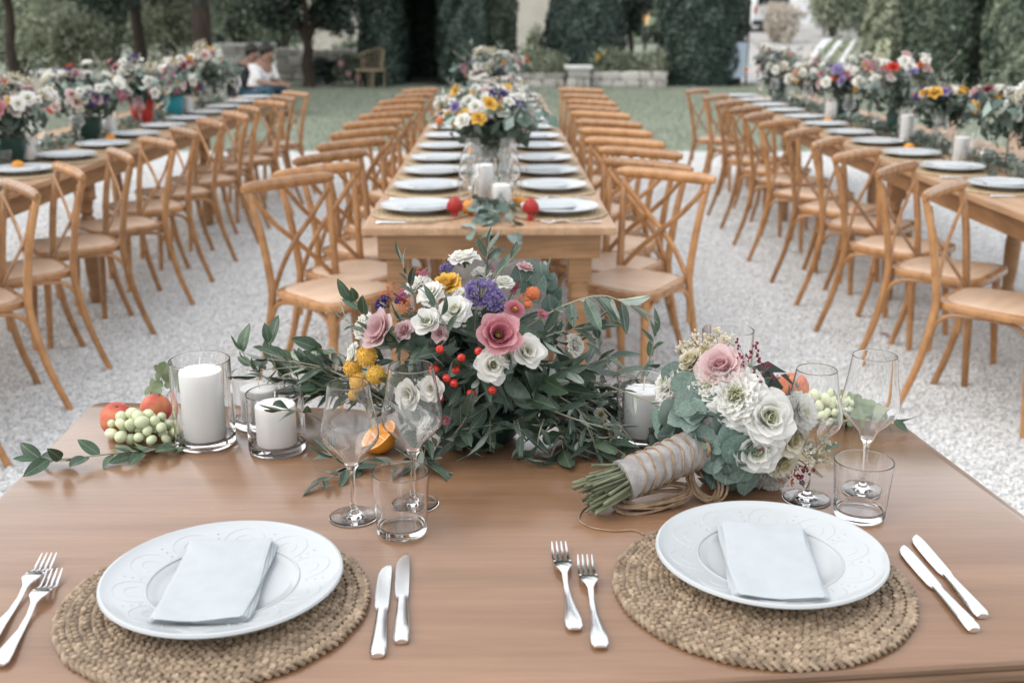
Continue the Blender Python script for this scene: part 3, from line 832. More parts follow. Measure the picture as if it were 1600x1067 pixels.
for k, (px, yy, w, h, mt, lb) in enumerate([
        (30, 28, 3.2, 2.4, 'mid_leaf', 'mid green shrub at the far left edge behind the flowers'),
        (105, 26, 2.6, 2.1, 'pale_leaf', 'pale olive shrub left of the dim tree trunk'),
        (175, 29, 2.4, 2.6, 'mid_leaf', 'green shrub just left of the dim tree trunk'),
        (262, 28, 2.2, 3.0, 'pale_leaf', 'pale olive shrub between the two tree trunks'),
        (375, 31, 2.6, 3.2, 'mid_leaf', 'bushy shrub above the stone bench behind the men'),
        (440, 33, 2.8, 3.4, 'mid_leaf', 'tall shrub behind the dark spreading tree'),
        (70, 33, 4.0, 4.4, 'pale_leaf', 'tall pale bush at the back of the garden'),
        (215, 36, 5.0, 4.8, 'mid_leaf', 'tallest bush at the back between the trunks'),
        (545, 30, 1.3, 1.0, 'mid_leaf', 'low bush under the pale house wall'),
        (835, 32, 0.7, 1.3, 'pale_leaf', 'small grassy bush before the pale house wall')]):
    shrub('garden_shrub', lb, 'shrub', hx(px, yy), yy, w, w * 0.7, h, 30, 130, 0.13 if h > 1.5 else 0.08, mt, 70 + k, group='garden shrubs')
rng = np.random.default_rng(99)
n = 16000
xx = rng.uniform(-55, 40, n); hh = rng.uniform(0, 1, n) ** 0.8 * (7 + 2.5 * np.sin(xx * 0.35) + 1.5 * np.sin(xx * 0.9))
P = np.stack([xx, 72 + rng.uniform(-3, 3, n) + 2 * np.sin(xx * 0.6), hh], 1)
N = np.stack([0 * xx, -1 + 0 * xx, 0.4 + 0 * xx], 1) + rng.normal(size=(n, 3)) * 0.6
N /= np.linalg.norm(N, axis=1)[:, None]
o = put('treeline', cloud_mesh('treeline', *leaf_quads(P, N, 1.0, rng, 0.7), 'mid_leaf')); o['kind'] = 'stuff'; o['label'] = 'far wood closing off the garden'; o['category'] = 'wood'
stone_wall('stone_bench', 'waist high stone block with pale slab behind the seated men', hx(352, 26), hx(424, 26), 26, 0.86, 4, 5, 0.7, slab=True, cat='stone bench')
stone_wall('terrace_wall', 'rubble terrace wall behind the dark spreading tree', hx(432, 27.5), hx(566, 27.5), 27.5, 0.75, 4, 6)
stone_wall('garden_wall', 'low pale stone wall among the shrubs left of the dim trunk', hx(52, 24), hx(135, 24), 24, 0.35, 2, 7, slab=True)
shrub('dark_plant', 'dark leafy plant before the terrace wall', 'plant', hx(505, 25.5), 25.5, 1.0, 0.7, 0.7, 20, 100, 0.09, 'dark_leaf', 81)
t = shrub('flowering_plant', 'brownish plant with pink blooms beside the wicker chair', 'plant', hx(553, 25), 25.0, 0.95, 0.6, 0.75, 20, 100, 0.09, 'mid_leaf', 82)
pb = MB().ball((0, 0, 0), 0.08, 8, 5).mesh('bloom', 'petal_blush')
for (px, py) in ((560, 122), (545, 116), (533, 100), (570, 96)):
    put('bloom', pb, t, TR(Yp(px, py, 24.72)))
# wicker chair
t = thing('wicker_chair', 'weathered wicker garden chair beside the hedge column', 'chair', TR(hx(578, 24), 24, 0) @ RZ(R(150)))
put('seat', MB().rbox((-0.24, -0.24, 0.38), (0.24, 0.24, 0.43), 0.03).mesh('seat', 'wicker'), t)
mb = MB()
for k in range(9):
    a = R(-80 + 20 * k); mb.tube([(0.25 * math.sin(a), -0.25 * math.cos(a), 0.43), (0.29 * math.sin(a), -0.3 * math.cos(a), 0.85 - 0.12 * abs(k - 4) / 4)], 0.014, 5)
put('backrest', mb.mesh('backrest', 'wicker'), t)
put('top_hoop', MB().tube([(0.29 * math.sin(R(-80 + 20 * k)), -0.3 * math.cos(R(-80 + 20 * k)), 0.85 - 0.12 * abs(k - 4) / 4) for k in range(9)], 0.022, 6).mesh('top_hoop', 'wicker'), t)
lg = MB().tube([(0, 0, 0), (0, 0, 0.39)], 0.02, 6).mesh('leg', 'wicker')
for sx in (-1, 1):
    for sy in (-1, 1):
        put('leg', lg, t, WM[t.name] @ TR(sx * 0.2, sy * 0.2, 0))

# ------------------------------------------------------------------ the two seated people
def skinned(name, verts, edges, radii, mat, parent, lvl=2):
    me = bpy.data.meshes.new(name)
    me.from_pydata(verts, edges, [])
    me.materials.append(M[mat])
    o = put(name, me, parent)
    md = o.modifiers.new('skin', 'SKIN'); md.use_smooth_shade = True
    for i, r in enumerate(radii):
        sv = me.skin_vertices[0].data[i]
        sv.radius = (r, r) if not isinstance(r, tuple) else r
        sv.use_root = (i == 0)
    sb = o.modifiers.new('sub', 'SUBSURF'); sb.levels = lvl; sb.render_levels = lvl
    return o
def seated(label, Mt, top_mat, leg_mat, sleeve, seed):
    t = thing('person', label, 'person', Mt)
    # faces +X, sits on a low kerb
    vb = [(0, 0, 0.30), (0.06, 0, 0.46), (0.15, 0, 0.62), (0.20, 0, 0.74), (0.245, 0, 0.80), (0.28, 0, 0.86), (0.30, 0, 0.935), (0.36, 0, 0.875),
          (0.17, 0.17, 0.71), (0.26, 0.20, 0.50), (0.45, 0.10, 0.47), (0.52, 0.07, 0.47),
          (0.17, -0.17, 0.71), (0.26, -0.20, 0.50), (0.45, -0.10, 0.47), (0.52, -0.07, 0.47),
          (0.03, 0.10, 0.28), (0.42, 0.15, 0.42), (0.40, 0.14, 0.08), (0.50, 0.15, 0.03),
          (0.03, -0.10, 0.28), (0.42, -0.15, 0.42), (0.40, -0.14, 0.08), (0.50, -0.15, 0.03)]
    eb = [(0, 1), (1, 2), (2, 3), (3, 4), (4, 5), (5, 6), (5, 7), (3, 8), (8, 9), (9, 10), (10, 11), (3, 12), (12, 13), (13, 14), (14, 15),
          (0, 16), (16, 17), (17, 18), (18, 19), (0, 20), (20, 21), (21, 22), (22, 23)]
    rb = [(0.12, 0.14), (0.11, 0.13), (0.12, 0.15), (0.09, 0.12), 0.05, (0.085, 0.075), (0.075, 0.07), 0.022,
          0.055, 0.042, 0.032, 0.03, 0.055, 0.042, 0.032, 0.03, 0.085, 0.06, 0.045, 0.04, 0.085, 0.06, 0.045, 0.04]
    skinned('body', vb, eb, rb, 'skin', t)
    s = 1.18
    vi = [0, 1, 2, 3, 8, 9, 12, 13] + ([10, 14] if sleeve else [])
    mp = {v: i for i, v in enumerate(vi)}
    es = [(mp[a], mp[b]) for a, b in eb if a in mp and b in mp]
    skinned('shirt', [vb[i] for i in vi], es, [tuple(q * s for q in rb[i]) if isinstance(rb[i], tuple) else rb[i] * 1.3 for i in vi], top_mat, t)
    vi = [0, 16, 17, 18, 20, 21, 22]; mp = {v: i for i, v in enumerate(vi)}
    es = [(mp[a], mp[b]) for a, b in eb if a in mp and b in mp]
    skinned('trousers', [vb[i] for i in vi], es, [tuple(q * 1.22 for q in rb[i]) if isinstance(rb[i], tuple) else rb[i] * 1.25 for i in vi], leg_mat, t)
    h = MB().ball((0.262, 0, 0.945), 0.112, 12, 8, sx=1.0, sy=0.98, sz=0.92)
    h.v = [(x, y, z if z > 0.925 or x < 0.24 else 0.925 + (z - 0.925) * 0.2) for x, y, z in h.v]
    put('hair', h.mesh('hair', 'hair'), t)
    for sgn in (-1, 1):
        put('shoe', MB().ball((0.47, sgn * 0.145, 0.04), 0.06, 8, 6, sx=1.7, sz=0.7).mesh('shoe', 'cloth_dark'), t)
        hb = MB()
        c = V((0.54, sgn * 0.05, 0.47)); hb.ball(c, 0.035, 8, 5, sx=1.2, sz=0.7)
        for q in range(4):
            hb.tube([c + V((0.03, sgn * (0.02 - 0.013 * q), 0.0)), c + V((0.065, sgn * (0.015 - 0.016 * q), -0.005)), c + V((0.075, sgn * (0.005 - 0.02 * q), -0.03))], [0.009, 0.008, 0.007], 5)
        hb.tube([c + V((0, -sgn * 0.025, 0.01)), c + V((0.035, -sgn * 0.045, 0.02))], [0.01, 0.008], 5)
        put('hand', hb.mesh('hand', 'skin'), t)
    return t
KERB = 0.18
py_ = 17.4
pt = seated('seated person in white shirt and blue trousers leaning forward on both knees', TR(bgx(394, py_), py_, 0.0) @ RZ(R(-28)) @ SC(1.06), 'shirt_white', 'denim', False, 1)
seated('seated person in dark clothes, head bowed, beside the white shirted one', TR(bgx(371, 17.9), 17.9, 0.0) @ RZ(R(-24)) @ SC(1.04), 'cloth_dark', 'cloth_dark', True, 2)
stone_wall('stone_kerb', 'low stone kerb on which the two people sit', bgx(335, 17.75), bgx(408, 17.75), 17.8, 0.17, 1, 8, 0.55, cat='kerb')
# ------------------------------------------------------------------ chairs
def make_chair_parts():
    P = []
    for s in (-1, 1):
        mb = MB()
        mb.tube(crom([(s * 0.207, -0.285, 0), (s * 0.186, -0.225, 0.2), (s * 0.170, -0.192, 0.40), (s * 0.168, -0.192, 0.5), (s * 0.182, -0.220, 0.7), (s * 0.198, -0.262, 0.872)], 4),
                [0.0130 + 0.0028 * math.sin(PI * k / 20) for k in range(21)], 10)
        P.append(('back_post', mb.mesh('back_post', 'chair_wood')))
        mb = MB(); mb.tube([(s * 0.172, 0.155, 0.44), (s * 0.178, 0.165, 0.24), (s * 0.190, 0.182, 0)], [0.0175, 0.0165, 0.0130], 10)
        P.append(('front_leg', mb.mesh('front_leg', 'chair_wood')))
        mb = MB()
        mb.tube(crom([(s * 0.19, -0.236, 0.825), (s * 0.085, -0.242 - s * 0.005, 0.71), (0, -0.236 - s * 0.005, 0.635), (-s * 0.085, -0.216 - s * 0.005, 0.55), (-s * 0.155, -0.186, 0.462)], 5),
                1.0, 8, flat=(0.0052, 0.0118), up=(0, 1, 0.25))
        P.append(('cross_strap', mb.mesh('cross_strap', 'chair_wood')))
        def side(u): return V((s * (0.170 + 0.008 * u), -0.195 + 0.36 * u, 0))
        mb = MB(); pts = []
        for k in range(15):
            w = PI * k / 14; cx = -math.copysign(abs(math.cos(w)) ** 0.55, math.cos(w)); p = side(0.5 + 0.5 * cx); pts.append((p.x, p.y, 0.265 + 0.162 * math.sin(w) ** 0.6))
        mb.tube(pts, 0.0095, 8); P.append(('brace', mb.mesh('brace', 'chair_wood')))
    for yy, hw in ((0.163, 0.176), (-0.2, 0.172)):
        mb = MB(); pts = []
        for k in range(15):
            w = PI * k / 14; cx = -math.copysign(abs(math.cos(w)) ** 0.55, math.cos(w)); pts.append((hw * cx, yy, 0.26 + 0.166 * math.sin(w) ** 0.6))
        mb.tube(pts, 0.0095, 8); P.append(('brace', mb.mesh('brace', 'chair_wood')))
    mb = MB()
    mb.tube([(x, -0.252 - 0.010 * (1 - (x / 0.22) ** 2), 0.868 + 0.002 * (1 - (x / 0.22) ** 2)) for x in [-0.231 + 0.462 * k / 16 for k in range(17)]],
            [0.55 if k in (0, 16) else (0.9 if k in (1, 15) else 1.0) for k in range(17)], 12, flat=(0.0245, 0.0165), up=(0, -0.12, 1))
    P.append(('top_rail', mb.mesh('top_rail', 'chair_wood')))
    out = round_poly([(-0.172, -0.205), (0.172, -0.205), (0.222, 0.205), (-0.222, 0.205)], 0.10, 6)
    P.append(('seat', MB().slab(out, 0.432, 0.462, 0.009).mesh('seat', 'chair_wood')))
    P.append(('seat_panel', MB().slab([(x * 0.86, y * 0.86) for x, y in out], 0.458, 0.4665, 0.004).mesh('seat_panel', 'seat_wood')))
    nail = MB().ball((0, 0, 0), 0.005, 6, 4).mesh('rivet', 'steel')
    P.append(('rivet', MB().ball((0, -0.2465, 0.635), 0.0055, 6, 4).mesh('rivet', 'steel')))
    return P
CHAIR = make_chair_parts()
def chair(x, y, ang, label, group):
    """x, y: centre of the top rail; ang: direction faced"""
    rot = RZ(ang - PI / 2)
    off = rot @ V((0, -0.275, 0))
    t = thing('cross_back_chair', label, 'chair', TR(x - off.x, y - off.y, 0) @ rot @ SC(1.0, 1.0, 0.965), group)
    for nm, me in CHAIR:
        put(nm, me, t)
rnd = random.Random(21)
def row(xs, ds, ang, where, group):
    for i, d in enumerate(ds):
        x = xs(d) if callable(xs) else xs
        chair(x + rnd.uniform(-0.02, 0.02), d, R(ang + rnd.uniform(-6, 6)), f'honey wood cross-back chair, {ORD[i]} from the near end, {where}', group)
row(lambda d: -0.885 if d < 4.5 else -0.85, [4.36, 4.70, 5.18, 5.72, 6.27, 6.85, 7.45, 8.05, 8.7, 9.35, 10.05], -41, 'left row of the centre table', 'chairs left of the centre table')
row(lambda d: 0.665 if d < 4.6 else 0.61, [4.57, 4.88, 5.35, 5.80, 6.33, 6.87, 7.5, 8.02, 8.6, 9.27, 10.1], -126, 'right row of the centre table', 'chairs right of the centre table')
row(lambda d: -1.87 + 0.004 * d, [3.62, 4.18, 4.70, 5.25, 5.8, 6.35, 6.9, 7.45, 8.0, 8.55, 9.1, 9.62], -144, 'along the left table', 'chairs of the left table')
row(1.635, [4.17, 4.75, 5.27, 5.8, 6.32, 6.87, 7.42, 7.97, 8.55, 9.22, 10.0], -41, 'along the right table', 'chairs of the right table')

# ------------------------------------------------------------------ long tables
TLEG = MB(); TLEG.rbox((-0.042, -0.042, 0.55), (0.042, 0.042, 0.733), 0.004)
TLEG.lathe([(0, 0.555), (0.034, 0.555), (0.038, 0.535), (0.030, 0.515), (0.036, 0.49), (0.026, 0.475), (0.04, 0.455), (0.042, 0.44), (0.03, 0.42), (0.036, 0.38), (0.041, 0.3), (0.038, 0.18), (0.028, 0.08), (0.034, 0.06), (0.034, 0.04), (0.024, 0.0), (0, 0.0)][::-1], 16)
TLEG = TLEG.mesh('leg', 'apron_wood')
def long_table(label, xc, y0, L, rot, Wd=0.89):
    t = thing('long_table', label, 'table', TR(xc, y0, 0) @ RZ(rot))
    put('tabletop', MB().slab(round_poly([(-Wd / 2, 0), (Wd / 2, 0), (Wd / 2, L), (-Wd / 2, L)], 0.012, 3), TH - 0.026, TH, 0.003).mesh('tabletop', 'long_table_wood'), t)
    ap = Wd / 2 - 0.05
    put('apron', MB().rbox((-ap, 0.045, 0.642), (ap, 0.07, TH - 0.0262), 0.003).mesh('apron', 'apron_wood'), t)
    put('apron', MB().rbox((-ap, L - 0.07, 0.642), (ap, L - 0.045, TH - 0.0262), 0.003).mesh('apron', 'apron_wood'), t)
    for s in (-1, 1):
        put('apron', MB().rbox((s * (ap - 0.0125) - 0.0125, 0.072, 0.642), (s * (ap - 0.0125) + 0.0125, L - 0.072, TH - 0.0262), 0.003).mesh('apron', 'apron_wood'), t)
        for k in range(4):
            put('leg', TLEG, t, WM[t.name] @ TR(s * (ap - 0.07), 0.115 + (L - 0.23) * k / 3, 0))
    return t
TC = long_table('long honey wood banquet table running away in the centre', -0.08, 3.785, 7.0, 0.0136)
TL = long_table('long banquet table at the left with a red flower pot', -2.545, 3.3, 7.1, 0.0)
TRt = long_table('long banquet table at the right edge of the yard', 2.345, 3.3, 7.3, 0.0)

# ------------------------------------------------------------------ tableware
def plate_z(r):
    if r < 0.078: return 0.0085
    if r < 0.092: return 0.0085 + 0.006 * (0.5 - 0.5 * math.cos(PI * (r - 0.078) / 0.014))
    return 0.0145 + (r - 0.092) / 0.055 * 0.0115
def plate_mesh(n):
    pr = [(0, 0.0035), (0.06, 0.0035), (0.062, 0.0), (0.072, 0.0), (0.074, 0.004), (0.09, 0.009), (0.12, 0.0155), (0.1455, 0.0215), (0.1485, 0.0245), (0.1475, 0.0275), (0.1445, 0.0282), (0.141, 0.0262)]
    pr += [(r, plate_z(r)) for r in (0.136, 0.128, 0.12, 0.11, 0.1, 0.094, 0.088, 0.083, 0.078, 0.06, 0.03)] + [(0, 0.0085)]
    return MB().lathe(pr, n).mesh('plate', 'porcelain')
PLATE, PLATE_LO = plate_mesh(96), plate_mesh(40)
def relief_mesh():
    mb = MB()
    for k in range(10):
        a0 = 2 * PI * k / 10
        pts = []
        for j in range(15):
            w = PI * j / 14
            r = 0.098 + 0.034 * math.sin(w); a = a0 + 0.26 * math.cos(w)
            pts.append((r * math.cos(a), r * math.sin(a), plate_z(r) - 0.0003))
        mb.tube(pts, 0.0009, 6)
        pts = []
        for j in range(9):
            w = PI * j / 8
            r = 0.102 + 0.016 * math.sin(w); a = a0 + 0.12 * math.cos(w)
            pts.append((r * math.cos(a), r * math.sin(a), plate_z(r) - 0.0003))
        mb.tube(pts, 0.0008, 6)
        for j in range(3):
            r = 0.104 + 0.01 * j; a = a0 + PI / 10
            mb.ball((r * math.cos(a), r * math.sin(a), plate_z(r) - 0.0006), 0.0018, 7, 4)
    pts = [(0.093 * math.cos(w), 0.093 * math.sin(w), plate_z(0.093) + 0.0003) for w in [2 * PI * k / 60 for k in range(60)]]
    mb.tube(pts, 0.0013, 6, closed=True)
    return mb.mesh('relief', 'porcelain')
RELIEF = relief_mesh()
def coil_mesh(Rr, per):
    mb = MB(); n = per * 9
    for k in range(3):
        pts = []
        for j in range(n):
            w = 2 * PI * j / n; ph = per * w + 2 * PI * k / 3
            r = Rr + 0.0047 * math.sin(ph) + 0.0007 * math.sin(17 * w + k)
            pts.append((r * math.cos(w), r * math.sin(w), 0.0062 + 0.0034 * math.sin(2 * ph) + 0.0006 * math.sin(11 * w + 2 * k)))
        mb.tube(pts, [0.0040 + 0.0007 * math.sin(j * 2.1 + k) for j in range(n)], 6, flat=(0.72, 1.0), closed=True, up=(0, 0, 1))
    return mb.mesh('braid_coil', 'straw')
COILS = [coil_mesh(0.009 + 0.0144 * i, max(3, int(round(2 * PI * (0.009 + 0.0144 * i) / 0.030)))) for i in range(13)]
MAT_LO = MB()
MAT_LO.lathe([(0, 0.001)] + [(0.1855, 0.001)] + [(0.187, 0.005)] + [(0.187 - 0.0168 * k / 2, 0.009 if k % 2 else 0.0055) for k in range(1, 22)] + [(0, 0.008)], 40)
MAT_LO = MAT_LO.mesh('placemat', 'straw_far')
def fork_mesh():
    mb = MB()
    def zc(y):
        return 0.003 + 0.010 * math.exp(-((y - 0.145) / 0.03) ** 2) + 0.0045 * math.exp(-((y - 0.02) / 0.05) ** 2) + (0.003 if y > 0.19 else 0)
    ys = [(0, 0.0065), (0.006, 0.0098), (0.02, 0.0098), (0.045, 0.0072), (0.08, 0.0042), (0.11, 0.0032), (0.13, 0.0036), (0.138, 0.0065), (0.146, 0.0105), (0.158, 0.0118), (0.166, 0.012)]
    vs = []
    for y, w in ys:
        z = zc(y)
        for x in (-w, -w * 0.5, w * 0.5, w):
            vs.append((x, y, z + (0.0012 if abs(x) < w * 0.7 else 0.0)))
        for x in (w, -w):
            vs.append((x, y, z - 0.0016))
    fs = []
    for i in range(len(ys) - 1):
        for k in range(6):
            k2 = (k + 1) % 6; fs.append((i * 6 + k, i * 6 + k2, (i + 1) * 6 + k2, (i + 1) * 6 + k))
    fs.append(tuple(range(5, -1, -1))); fs.append(tuple((len(ys) - 1) * 6 + k for k in range(6)))
    mb.add(vs, fs)
    for k in range(4):
        x = -0.0099 + 0.0066 * k
        mb.tube([(x, 0.164, zc(0.164)), (x, 0.185, zc(0.185) - 0.002), (x * 0.97, 0.205, zc(0.18) + 0.001), (x * 0.95, 0.219, zc(0.18) + 0.005)], [0.0021, 0.002, 0.0017, 0.0009], 6, flat=(0.7, 1))
    return mb.mesh('fork', 'steel')
FORK = fork_mesh()
def knife_meshes():
    h = MB()
    h.tube([(0, 0, 0.0045), (0, 0.006, 0.0055), (0, 0.03, 0.0055), (0, 0.07, 0.005), (0, 0.098, 0.0045), (0, 0.104, 0.0045)], [0.75, 1.0, 0.98, 0.78, 0.66, 0.72], 12, flat=(0.0048, 0.0095), up=(0, 0, 1))
    b = MB(); ys = [(0.1, -0.0065, 0.0065), (0.112, -0.0095, 0.0072), (0.14, -0.0105, 0.0075), (0.175, -0.0105, 0.0076), (0.195, -0.0095, 0.0074), (0.208, -0.006, 0.0066), (0.216, -0.0005, 0.005), (0.219, 0.003, 0.0042)]
    vs = []
    for y, a, c in ys:
        vs += [(a, y, 0.0042), (c, y, 0.0055), (c, y, 0.0030), (a, y, 0.0036)]
    fs = []
    for i in range(len(ys) - 1):
        for k in range(4):
            k2 = (k + 1) % 4; fs.append((i * 4 + k, i * 4 + k2, (i + 1) * 4 + k2, (i + 1) * 4 + k))
    fs += [(3, 2, 1, 0), tuple((len(ys) - 1) * 4 + k for k in range(4))]
    b.add(vs, fs)
    return h.mesh('handle', 'steel'), b.mesh('blade', 'steel')
KH, KB = knife_meshes()
def wine_profile(h, wr, rr):
    """wr widest radius, rr rim radius"""
    st = 0.39 * h; wd = 0.600 * h; th = 0.0010
    foot = [(0, 0.0012), (0.015, 0.0010), (0.033, 0.0008), (0.0352, 0.0012), (0.0362, 0.0018), (0.0352, 0.0025), (0.030, 0.0032), (0.02, 0.0048), (0.0125, 0.0066), (0.008, 0.0095), (0.0052, 0.014), (0.0041, 0.021), (0.0036, 0.032), (0.0035, 0.05), (0.0036, st - 0.022), (0.0042, st - 0.012), (0.006, st - 0.005)]
    bowl = crom([(0.0095, 0, st), (wr * 0.36, 0, st + 0.30 * (wd - st)), (wr * 0.64, 0, st + 0.58 * (wd - st)), (wr * 0.90, 0, wd - 0.10 * (wd - st) - 0.002), (wr * 0.985, 0, wd + 0.002), (wr * 0.998, 0, wd + 0.009), (wr * 0.972, 0, wd + 0.022), (rr + (wr - rr) * 0.46, 0, wd + 0.55 * (h - wd)), (rr, 0, h - 0.0012)], 5)
    inn = []
    for k, p in enumerate(bowl):
        t = (bowl[min(k + 1, len(bowl) - 1)] - bowl[max(k - 1, 0)]).normalized()
        inn.append((p.x - t.z * th, p.z + t.x * th))
    return foot + [(p.x, p.z) for p in bowl] + [(rr - 0.0002, h - 0.0004), (rr - 0.00055, h), (rr - 0.0009, h - 0.0004)] + inn[::-1][:-1] + [(0.0065, st + 0.0022), (0, st + 0.0012)]
def tumbler_profile(h, rt, rb):
    th = 0.0020
    rim = [(rt - th / 2 + th / 2 * math.cos(a), h - th / 2 + th / 2 * math.sin(a)) for a in [PI * k / 8 for k in range(9)]]
    return [(0, 0.0), (rb - 0.004, 0.0), (rb - 0.0018, 0.0006), (rb - 0.0006, 0.002), (rb, 0.005)] + rim + [(rb - th, 0.016), (rb - th - 0.0015, 0.0125), (rb - 0.007, 0.0105), (0, 0.0098)]
def cyl_profile(h, r):
    th = 0.0027
    rim = [(r - th / 2 + th / 2 * math.cos(a), h - th / 2 + th / 2 * math.sin(a)) for a in [PI * k / 8 for k in range(9)]]
    return [(0, 0), (r - 0.005, 0), (r - 0.002, 0.0008), (r - 0.0006, 0.0025), (r, 0.006)] + rim + [(r - th, 0.018), (r - th - 0.0012, 0.0145), (r - 0.007, 0.0122), (0, 0.0115)]
def glass_obj(name, prof, n, label, cat, Mt, group=None):
    o = put(name, GM(prof, n), None, Mt)
    return tag(o, label, cat, group)
_gm = {}
def supported(prof):
    out = [prof[0]]
    for a, b in zip(prof[:-1], prof[1:]):
        L = math.hypot(b[0] - a[0], b[1] - a[1])
        if L > 0.007:
            for q in (0.0005, L - 0.0005):
                out.append((a[0] + (b[0] - a[0]) * q / L, a[1] + (b[1] - a[1]) * q / L))
        out.append(b)
    return out
def GM(prof, n):
    k = (tuple(prof), n)
    if k not in _gm: _gm[k] = MB().lathe(supported(prof), n).mesh('glassware', 'glass')
    return _gm[k]
def candle_mesh(r, h):
    return MB().lathe([(0, 0), (r - 0.002, 0), (r, 0.003), (r, h - 0.003), (r - 0.001, h - 0.0008), (r - 0.004, h), (0.012, h - 0.001), (0, h - 0.0025)], 36).mesh('wax_body', 'wax')
def candle(label, Mt, r, h, group=None):
    t = thing('pillar_candle', label, 'candle', Mt, group)
    put('wax_body', candle_mesh(r, h), t)
    put('wick', MB().tube([(0, 0, h - 0.004), (0.0003, 0, h + 0.010), (0.0015, 0, h + 0.022)], 0.0011, 6).mesh('wick', 'wick'), t)
    return t
def napkin_layers(L, W, th, n):
    res = []
    for k in range(n):
        mb = MB(); z0, z1 = th * k / n + 0.0002, th * (k + 1) / n - 0.0002
        sh = 0.0018 * (k - n / 2)
        out = round_poly([(-W / 2 + 0.001 * k, -L / 2 + 0.0012 * (n - k)), (W / 2 - 0.0015 * k, -L / 2 + 0.0012 * (n - k)), (W / 2 - 0.0015 * k, L / 2), (-W / 2 + 0.001 * k, L / 2)], 0.007, 3)
        nx, ny = 10, 16
        def top(u, v, zz):
            x = (-W / 2 + 0.0012 * k) + (W - 0.0026 * k) * u; y = -L / 2 + 0.0012 * (n - k) + (L - 0.001 * k) * v
            e = min(u, 1 - u) * W; f = min(v, 1 - v) * L
            rnd_ = min(1.0, (max(min(e, f), 0) / 0.006)) ** 0.5
            x += 0.0016 * math.sin(9 * v + 1.3 * k) * (2 * u - 1); y += 0.0014 * math.sin(6 * u + 0.9 * k)
            ce = max(0.0, abs(2 * u - 1) - 0.9) * max(0.0, abs(2 * v - 1) - 0.95)
            x -= math.copysign(ce * 0.5, u - 0.5); y -= math.copysign(ce * 0.5, v - 0.5)
            zm = (z0 + z1) / 2
            sag = -0.0052 * math.sin(PI * v) + 0.0011 * math.sin(7 * u + 5 * v + 0.4 * k) + 0.0007 * math.sin(13 * v - 6 * u + 0.5 * k)
            return (x, y, zm + (zz - zm) * rnd_ + sag)
        us = [0, 0.02, 0.05, 0.12, 0.3, 0.5, 0.7, 0.88, 0.95, 0.98, 1.0]; vv = [0, 0.01, 0.025, 0.06, 0.15, 0.3, 0.45, 0.6, 0.75, 0.87, 0.95, 0.975, 0.99, 1.0]
        m1 = len(us); 
        vs = [top(a, b, z1) for b in vv for a in us] + [top(a, b, z0) for b in vv for a in us]
        q = len(us) * len(vv)
        fs = []
        for j in range(len(vv) - 1):
            for i in range(m1 - 1):
                a = j * m1 + i
                fs.append((a, a + 1, a + 1 + m1, a + m1)); fs.append((q + a, q + a + m1, q + a + m1 + 1, q + a + 1))
        mb.add(vs, fs)
        res.append(mb.mesh('fold', 'linen'))
    return res
NAP = napkin_layers(0.205, 0.116, 0.0098, 4)
NAP_LO = napkin_layers(0.16, 0.085, 0.012, 1)

# ------------------------------------------------------------------ flowers (unit radius, facing +Z)
def petal(mb, th0, rho0, L, ph0, ph1, a0, cup=0.0, ruf=0.0, rk=3.0, nu=4, nv=5, ph=0.0, tip=0.3, mi=0, z0=0.0, skew=0.0):
    N = 16; cv = [(rho0, z0, ph0)]
    for j in range(N):
        fi = ph0 + (ph1 - ph0) * (j + 0.5) / N
        r_, z_, _ = cv[-1]; cv.append((r_ + math.sin(fi) * L / N, z_ + math.cos(fi) * L / N, fi))
    vs = []
    rmid = max(0.25, cv[N // 2][0])
    for j in range(nv + 1):
        v = j / nv
        al = a0 * (0.30 + 0.70 * min(1.0, v * 1.7)) * (1 - max(0.0, tip) * 0.45 * max(0, v - 0.7) / 0.3)
        for i in range(nu + 1):
            u = -1 + 2 * i / nu
            ve = v * (1 - (0.16 + 0.34 * max(0.0, tip)) * u * u * v)
            f = ve * N; k = min(int(f), N - 1); f -= k
            rho = cv[k][0] + (cv[k + 1][0] - cv[k][0]) * f; z = cv[k][1] + (cv[k + 1][1] - cv[k][1]) * f; fi = cv[k + 1][2]
            wid = u * al * 0.52
            cur = min(rmid, 0.5)
            th = th0 + skew * v
            a = wid / max(rho, cur * 0.9, 0.16)
            rr = rho * (1 - cup * u * u * v)
            wob = ruf * v * v * math.sin(rk * u + ph)
            rr2 = rr + wob * math.cos(fi); zz = z + wob * abs(math.sin(fi)) + 0.08 * L * u * u * v * math.sin(fi)
            vs.append((rr2 * math.cos(th + a), rr2 * math.sin(th + a), zz))
    w = nu + 1
    fs = [(j * w + i, j * w + i + 1, (j + 1) * w + i + 1, (j + 1) * w + i) for j in range(nv) for i in range(nu)]
    mb.add(vs, fs, mi)
def sepals(mb, mi):
    mb.lathe([(0.0, -0.42), (0.06, -0.40), (0.10, -0.2), (0.26, -0.06), (0.2, 0.02)], 8, mi)
    for k in range(5):
        petal(mb, 2 * PI * k / 5, 0.15, 0.4, 1.5, 2.2, 0.35, nu=2, nv=3, mi=mi, z0=-0.05)
